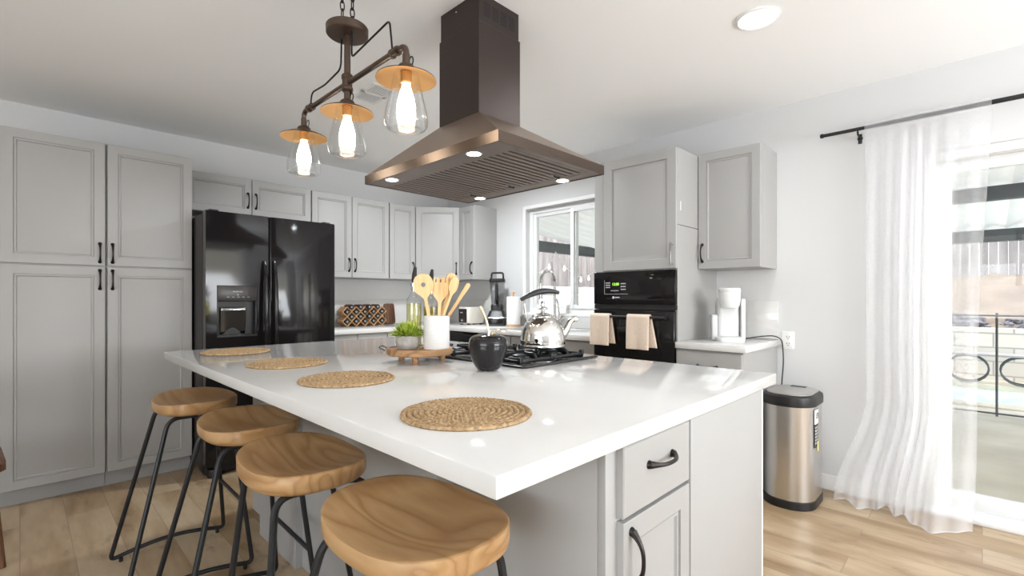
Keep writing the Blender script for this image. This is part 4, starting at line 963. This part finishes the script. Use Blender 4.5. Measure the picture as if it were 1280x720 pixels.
for k in range(520):
    u = k / 519 * (len(arc) - 2) + .55
    i = min(int(u), len(arc) - 2); f_ = u - i; p = Vector(arc[i]).lerp(Vector(arc[i + 1]), f_); tg = (Vector(arc[i + 1]) - Vector(arc[i])).normalized(); sd = Vector((0, 1, 0)); up_ = tg.cross(sd); a = k * .62
    cpts.append(p + (sd * cos(a) + up_ * sin(a)) * .0138)
obj('spring', tube(sprg, cpts, .0022, 5), M_chrome, fc)
obj('spray_head', tube(nb(), [(-.20, 0, .41), (-.20, 0, .30), (-.20, 0, .27)], [.012, .015, .018], 14), M_chrome, fc); obj('holder_arm', tube(nb(), [(0, 0, .31), (-.195, 0, .31)], .006, 10), M_chrome, fc); obj('lever', tube(nb(), [(0, -.018, .06), (0, -.06, .075), (0, -.10, .10)], [.009, .007, .006], 10), M_chrome, fc)
o = obj('sponge', prism(nb(), rrect(.12, .075, .012, 4), 0, .03, .006), M_sponge); tag(o, 'yellow dish sponge on the worktop beside the oven tower', 'sponge', None, (3.46, 2.30, CZ + .0005), R(70))
# coffee maker
cm = thing('coffee_maker', 'white single-serve coffee maker beside the oven tower', 'coffee maker', (3.24, 1.185, CZ), R(-62))
b = sq(nb(), [(.165, .24, .04, .0, 0), (.168, .245, .04, .01, 0), (.168, .245, .04, .022, 0), (.155, .235, .04, .028, 0)]); obj('drip_base', b, M_plastic, cm); obj('drip_tray', bxm(-.06, .06, -.11, -.005, .0275, .031, .001), M_plasticg, cm)
obj('column', sq(nb(), [(.135, .12, .03, .026, .055), (.135, .12, .03, .285, .055)]), M_plastic, cm)
obj('water_tank', sq(nb(), [(.050, .15, .02, .026, .055), (.050, .15, .02, .285, .055)]) if False else bxm(.070, .098, -.02, .115, .004, .275, .01), M_plastic, cm)
obj('side_tank', bxm(-.105, -.070, -.02, .10, .004, .17, .008), M_plasticg, cm)
hdm = obj('brew_head', lathe(nb(), [(0, .215), (.050, .215), (.058, .228), (.064, .255), (.066, .295), (.066, .318), (.062, .322), (0, .322)], 36, (0, -.03, 0)), M_plastic, cm)
obj('lid', lathe(nb(), [(0, .3215), (.066, .3215), (.067, .328), (.067, .338), (.060, .344), (0, .345)], 36, (0, -.03, 0)), M_plastic, hdm); obj('lid_ring', lathe(nb(), [(.0655, .318), (.0678, .319), (.0678, .326), (.0655, .327)], 36, (0, -.03, 0)), M_plasticg, hdm)
b = tube(nb(), fillet([(3.345, 1.115, CZ + .012), (3.42, 1.05, CZ + .026), (3.50, .99, CZ + .03), (3.555, .955, CZ + .004), (3.572, .950, .80), (3.562, .962, .62), (3.575, .950, .50), (3.585, .93, .44)], .08, 8), .0038, 8)
bmesh.ops.transform(b, matrix=(T((3.24, 1.185, CZ)) @ Matrix.Rotation(R(-62), 4, 'Z')).inverted(), verts=b.verts)
o = obj('power_cord', b, M_blackm, cm); o['label'] = 'black power cord trailing over the worktop edge'
ou = thing('power_outlet', 'white wall outlet beside the coffee nook', 'outlet', (XB, .93, .935), ROT_B)
prism(b := nb(), rrect(.075, .118, .008, 4), 0, .006, .002, M=T((0, 0, 0)) @ FACE); obj('cover_plate', b, M_white, ou)
b = nb()
for s in (-1, 1):
    for x in (-.007, .007): box(b, x - .0015, x + .0015, -.0068, -.0055, s * .022 - .004, s * .022 + .007)
    box(b, -.003, .003, -.0068, -.0055, s * .022 - .014, s * .022 - .009)
obj('sockets', b, M_dark, ou, False)

# ------------------------------------------------------------------ trash can
tcn = thing('trash_can', 'stainless steel sensor trash can with black lid by the wall', 'trash can', (3.285, .825, 0))
can = [(x, y) for x, y in rrect(.385, .275, .125, 14)]
def stack(levels, n=14):
    b = nb(); rings = []
    for s, z in levels: rings.append([b.verts.new((x * (1 + s / .19), y * (1 + s / .137), z)) for x, y in can])
    for A, B in zip(rings, rings[1:]):
        for k in range(len(A)): b.faces.new((A[k], A[(k + 1) % len(A)], B[(k + 1) % len(A)], B[k]))
    b.faces.new(rings[0][::-1]); b.faces.new(rings[-1]); return b
obj('base_ring', stack([(.0, 0), (.004, .004), (.004, .045), (.0, .05)]), M_blackm, tcn)
obj('body', stack([(-.001, .05), (-.001, .595)]), M_steel, tcn)
ld_ = obj('lid_rim', stack([(.002, .59), (.006, .594), (.007, .628), (.004, .645), (-.012, .655)]), M_blackm, tcn)
obj('lid_flap', stack([(-.016, .6545), (-.016, .659), (-.024, .6635)]), M_steel, ld_)
b = nb(); Pn = len(can)
def along(a0, a1, z0, z1, off=.0012, nseg=10):
    b = nb()
    def f(u, v):
        th = a0 + (a1 - a0) * u; # ray from the centre to the outline
        best = None
        d = Vector((cos(th), sin(th)))
        for k in range(Pn):
            p, q = Vector(can[k]), Vector(can[(k + 1) % Pn]); e = q - p; den = d.x * e.y - d.y * e.x
            if abs(den) < 1e-9: continue
            t_ = (p.x * e.y - p.y * e.x) / den; s_ = (p.x * d.y - p.y * d.x) / den
            if t_ > 0 and -1e-6 <= s_ <= 1 + 1e-6: best = t_ if best is None else max(best, t_)
        r_ = best + off; return Vector((d.x * r_, d.y * r_, z0 + (z1 - z0) * v))
    return sheet(b, f, nseg, 4), f
a0, a1 = R(-127), R(-99)
pb, _ = along(a0, a1, .355, .575); lbp = obj('info_label', pb, M_blackm, tcn)
sb, _ = along(R(-125), R(-101), .490, .572, .002); obj('white_shield', sb, M_paper, lbp)
_, f = along(R(-125), R(-101), .49, .572, .0026); c0, c1 = f(0, .5), f(1, .5); tang = (c1 - c0).normalized(); mid = f(.5, .55)
Mx = Matrix((tang, Vector((0, 0, 1)), tang.cross(Vector((0, 0, 1))))).transposed().to_4x4(); Mx.translation = mid
merge(b := nb(), text_bm('13', .048, .001), Mx); obj('number', b, M_dark, lbp, False)
b = nb(); 
for k in range(6):
    for j in range(2):
        q, _ = along(R(-122 + j * 11), R(-115 + j * 11), .375 + k * .018, .385 + k * .018, .002, 2); merge(b, q)
obj('icons', b, M_print, lbp); q, _ = along(R(-108), R(-97), .325, .385, .0024, 4); obj('yellow_sticker', q, M_yellow, tcn)
obj('sensor_panel', bxm(.10, .165, -.045, .045, .6555, .664, .003), M_blackm, ld_)

# ------------------------------------------------------------------ curtain
RX, RZ_ = 3.515, 2.232
rod = thing('curtain_rod', 'black curtain rod above the sliding glass door', 'curtain rod', (RX, .0, RZ_))
obj('rod', tube(nb(), [(0, .715, 0), (0, -2.0, 0)], .0105, 14), M_iron, rod); obj('thin_sleeve', tube(nb(), [(0, .42, 0), (0, -2.0, 0)], .0125, 14), M_iron, rod)
obj('end_cap', tube(nb(), [(0, .712, 0), (0, .722, 0), (0, .728, 0)], [.014, .014, .010], 14), M_iron, rod)
for y in (.535, -1.9):
    b = nb(); tube(b, [(0, y, -.014), (.01, y, -.03), (XB - RX - .004, y, -.035)], .005, 8); tube(b, [(0.012 * cos(a) , y, .012 * sin(a)) for a in [R(150 + 24 * k) for k in range(11)]], .004, 8); lathe(b, [(0, 0), (.014, 0), (.014, .004), (0, .004)], 16, M=T((XB - RX - .0005, y, -.038)) @ Matrix.Rotation(R(-90), 4, 'Y')); box(b, XB - RX - .005, XB - RX - .0008, y - .01, y + .01, -.07, -.01, .002)
    obj('bracket', b, M_iron, rod)
def curt(u, v):
    z = (RZ_ + .022) * (1 - v)
    left = .50 + .145 * smooth((v - .70) / .3) - .01 * v; rgt = -.035 + .10 * v ** 1.4 + .03 * sin(v * 5) * v
    y = left + (rgt - left) * (u + .035 * sin(2 * pi * u))
    dens = math.exp(-((u - .42) / .25) ** 2)
    amp = (.005 + .020 * dens) * (.35 + .65 * smooth(v / .3)) * (1 + .8 * smooth((v - .7) / .3))
    x = RX - amp * sin(2 * pi * (u * 7 + .25 * sin(3 * u + 2 * v))) - .5 * amp * sin(2 * pi * u * 4.3 + 1 + 1.5 * v)
    fl = smooth((v - .76) / .24)
    x -= fl * (.10 + .10 * math.exp(-((u - .78) / .16) ** 2) + .03 * sin(11 * u))
    k = smooth((v - .012) / .05); x = RX - .0165 + (x - RX + .0165) * k
    z += .014 * fl * (1 + sin(2 * pi * u * 3.3)) * (1 - smooth((u - .55) / .2) * .6)
    return Vector((min(x, XB - .03), y, max(z, .006 + .002 * sin(30 * u))))
cu = thing('sheer_curtain', 'sheer white floor-length curtain pushed to the left of the sliding door', 'curtain', (0, 0, 0))
obj('voile', sheet(nb(), curt, 150, 110), M_sheer, cu, ang=180)
b = nb(); tube(b, [Vector(curt(k / 60, 1)) + Vector((0, 0, .003)) for k in range(61)], .003, 6); obj('hem', b, M_sheer, cu)

# ------------------------------------------------------------------ dark chair just entering the frame at the left
ch = thing('dining_chair', 'dark wooden chair leg at the left edge in front of pantry', 'chair', (-.275, 3.355, 0), R(4))
for sx in (-1, 1):
    for sy in (-1, 1): obj('leg', tube(nb(), [(sx * .205, sy * .205, .0), (sx * .165, sy * .165, .43)], [.014, .022], 10), M_walnut, ch)
obj('seat', prism(nb(), rrect(.44, .44, .06, 6), .43, .47, .01), M_walnut, ch)
for sy in (-1, 1): obj('back_post', tube(nb(), [(-.185, sy * .17, .46), (-.25, sy * .17, .86)], .016, 10), M_walnut, ch)
obj('back_rest', bxm(-.262, -.235, -.2, .2, .72, .87, .01), M_walnut, ch)

# ------------------------------------------------------------------ outdoors, seen through the door and the window
GZ = -.10
struct('patio_ground', bxm(XB + .16, 8.1, -9, 7.0, GZ - .1, GZ), M_conc)
o = obj('swimming_pool', bxm(8.45, 10.0, -9, 2.4, GZ - .12, GZ - .04), M_water); tag(o, 'turquoise swimming pool beyond the patio', 'pool')
b = nb(); box(b, 8.1, 8.45, -9, 2.75, GZ - .1, GZ + .02, .01); box(b, 10.0, 10.3, -9, 2.75, GZ - .1, GZ + .04, .01); box(b, 8.45, 10.0, 2.4, 2.75, GZ - .1, GZ + .02, .01); struct('pool_coping', b, M_conc)
struct('yard_ground', bxm(8.1, 16, 2.75, 12, GZ - .1, GZ), M_conc); struct('side_yard_ground', bxm(XB + .16, 8.1, 7.0, 12, GZ - .1, GZ), M_conc); struct('pool_surround', bxm(10.3, 10.75, -9, 2.75, GZ - .1, GZ + .02), M_conc)
b = nb(); box(b, 10.7, 10.9, -9, 6.3, GZ, .74); box(b, XB + .4, 10.9, 6.1, 6.3, GZ, .74); tag(obj('garden_wall', b, M_block), 'low block retaining wall behind the pool', 'wall')
b = nb()
def bank(u, v):
    x = 10.9 + u * 3.6; y = -9 + v * 17; n_ = .05 * sin(x * 7 + y * 5) + .04 * sin(y * 11 + 2 * x); return Vector((x, y, .70 + .95 * smooth(u * 1.25) + n_))
sheet(b, bank, 20, 50)
def bank2(u, v):
    y = 6.3 + u * 2.2; x = XB + .2 + v * 8; n_ = .04 * sin(x * 7 + y * 5); return Vector((x, y, .70 + .8 * smooth(u * 1.2) + n_))
o = obj('dirt_bank', b, M_dirt); o['kind'] = 'structure'; o = obj('side_bank', sheet(nb(), bank2, 16, 40), mottle('pale_gravel', [(.3, S(150, 148, 148)), (.7, S(176, 174, 175))], 9, .95)); o['kind'] = 'structure'
b = nb()
for k in range(260):
    x = random.uniform(11.0, 11.75); y = random.uniform(-4, 4); s_ = random.uniform(.04, .11); t_ = nb(); bmesh.ops.create_icosphere(t_, subdivisions=1, radius=s_)
    for v_ in t_.verts: v_.co = Vector((v_.co.x * random.uniform(.8, 1.2), v_.co.y * random.uniform(.8, 1.2), v_.co.z * random.uniform(.5, .9)))
    merge(b, t_, T((x, y, .70 + .95 * smooth((x - 10.9) / 3.6 * 1.25) + .03)))
o = obj('rock_border', b, M_gravel); o['kind'] = 'stuff'; tag(o, 'dark grey rocks heaped above the block wall', 'rocks')
def fence(lab, along_y, c0, c1, pos, z0, z1):
    t = thing('board_fence', lab, 'fence', (0, 0, 0)); b = nb(); k = c0
    while k < c1:
        w_ = .138; dz = random.uniform(-.015, .02); off = random.uniform(-.006, .006)
        if along_y: box(b, pos + off, pos + off + .02, k, k + w_, z0, z1 + dz)
        else: box(b, k, k + w_, pos + off, pos + off + .02, z0, z1 + dz)
        k += .145
    obj('boards', b, M_board, t, False); b = nb()
    for z in (z0 + 1.7, z1 - .2):
        if along_y: box(b, pos + .03, pos + .08, c0, c1, z, z + .09)
        else: box(b, c0, c1, pos + .03, pos + .08, z, z + .09)
    obj('rails', b, M_board, t, False)
fence('pale weathered board fence beyond the pool', True, -8.5, 9, 14.2, -.1, 3.1); fence('pale weathered board fence seen through the kitchen window', False, XB + .3, 13.9, 9.2, -.1, 3.3)
# patio cover
pc = thing('patio_cover', 'patio cover of corrugated white sheets on dark beams', 'patio cover', (0, 0, 0))
zr = lambda x: 2.47 - (x - 3.8) * .10
def corr(u, v):
    x = 3.78 + u * 4.7; y = -6.5 + v * 11.8; return Vector((x, y, zr(x) + .045 * abs(sin(y * pi / .20)) ** .8))
obj('roof_sheet', sheet(nb(), corr, 10, 760), M_roof, pc, solid=.004)
for x, hgt in ((6.1, .13), (8.05, .15)): obj('beam', bxm(x, x + .10, -6.4, 2.2, zr(x + .05) - hgt - .004, zr(x + .1) - .006), M_beam, pc)
obj('edge_beam', bxm(3.80, 8.4, 5.15, 5.25, 2.08 - .1, 2.08 + .07), M_beam, pc)
for y in (5.14, -1.2, -6.3): obj('post', bxm(8.05, 8.15, y, y + .10, GZ, 1.98), M_beam, pc)
# string lights
sl = thing('string_lights', 'string of small bulbs looped outside the kitchen window', 'string lights', (0, 0, 0))
pts = []; bulbs = []
for seg, (a, c_) in enumerate((((5.2, 5.05, 2.0), (6.2, 5.05, 1.98)), ((6.2, 5.05, 1.98), (7.6, 5.05, 1.95)), ((7.6, 5.05, 1.95), (8.3, 5.05, 1.9)))):
    for k in range(13):
        t_ = k / 12; p = Vector(a).lerp(Vector(c_), t_); p.z -= .42 * 4 * t_ * (1 - t_) * .9; pts.append(p)
        if k in (2, 4, 6, 8, 10): bulbs.append(p)
obj('wire', tube(nb(), pts, .006, 6), M_vinyl, sl)
for p in bulbs: obj('bulb', lathe(nb(), [(0, -.10), (.016, -.09), (.024, -.07), (.02, -.04), (.011, -.015), (.011, 0), (0, 0)], 10, p), mat('outdoor_bulb', L(1, 1, 1), .2, emit=(1, .97, .9, 1), es=1.5) if 'outdoor_bulb' not in MT else MT['outdoor_bulb'], sl)
# pool safety fence
pf = thing('pool_fence', 'thin black pool safety fence in front of the pool', 'fence', (7.6, 0, GZ))
for k in range(9): obj('post', tube(nb(), [(0, -4.3 + k * .62 * 1.35, 0), (0, -4.3 + k * .62 * 1.35, 1.15)], .011, 8), M_beam, pf)
b = nb(); tube(b, [(0, -4.4, 1.12), (0, 2.6, 1.12)], .010, 8); tube(b, [(0, -4.4, .03), (0, 2.6, .03)], .010, 8); obj('rails', b, M_beam, pf)
# bench with looped legs by the pool
be = thing('garden_bench', 'low slatted bench with looped metal legs by the pool', 'bench', (10.1, -.12, GZ + .04))
b = nb()
for k in range(4): box(b, -.17 + k * .09, -.095 + k * .09, -.9, .9, .42, .45, .004)
obj('slats', b, M_cushion, be)
for y in (-.30, .28): obj('leg_loop', tube(nb(), [(-.1, y + .23 * cos(a), .215 + .2 * sin(a)) for a in [2 * pi * k / 20 for k in range(20)]], .011, 8, True), M_beam, be); obj('leg_loop', tube(nb(), [(.1, y + .23 * cos(a), .215 + .2 * sin(a)) for a in [2 * pi * k / 20 for k in range(20)]], .011, 8, True), M_beam, be)
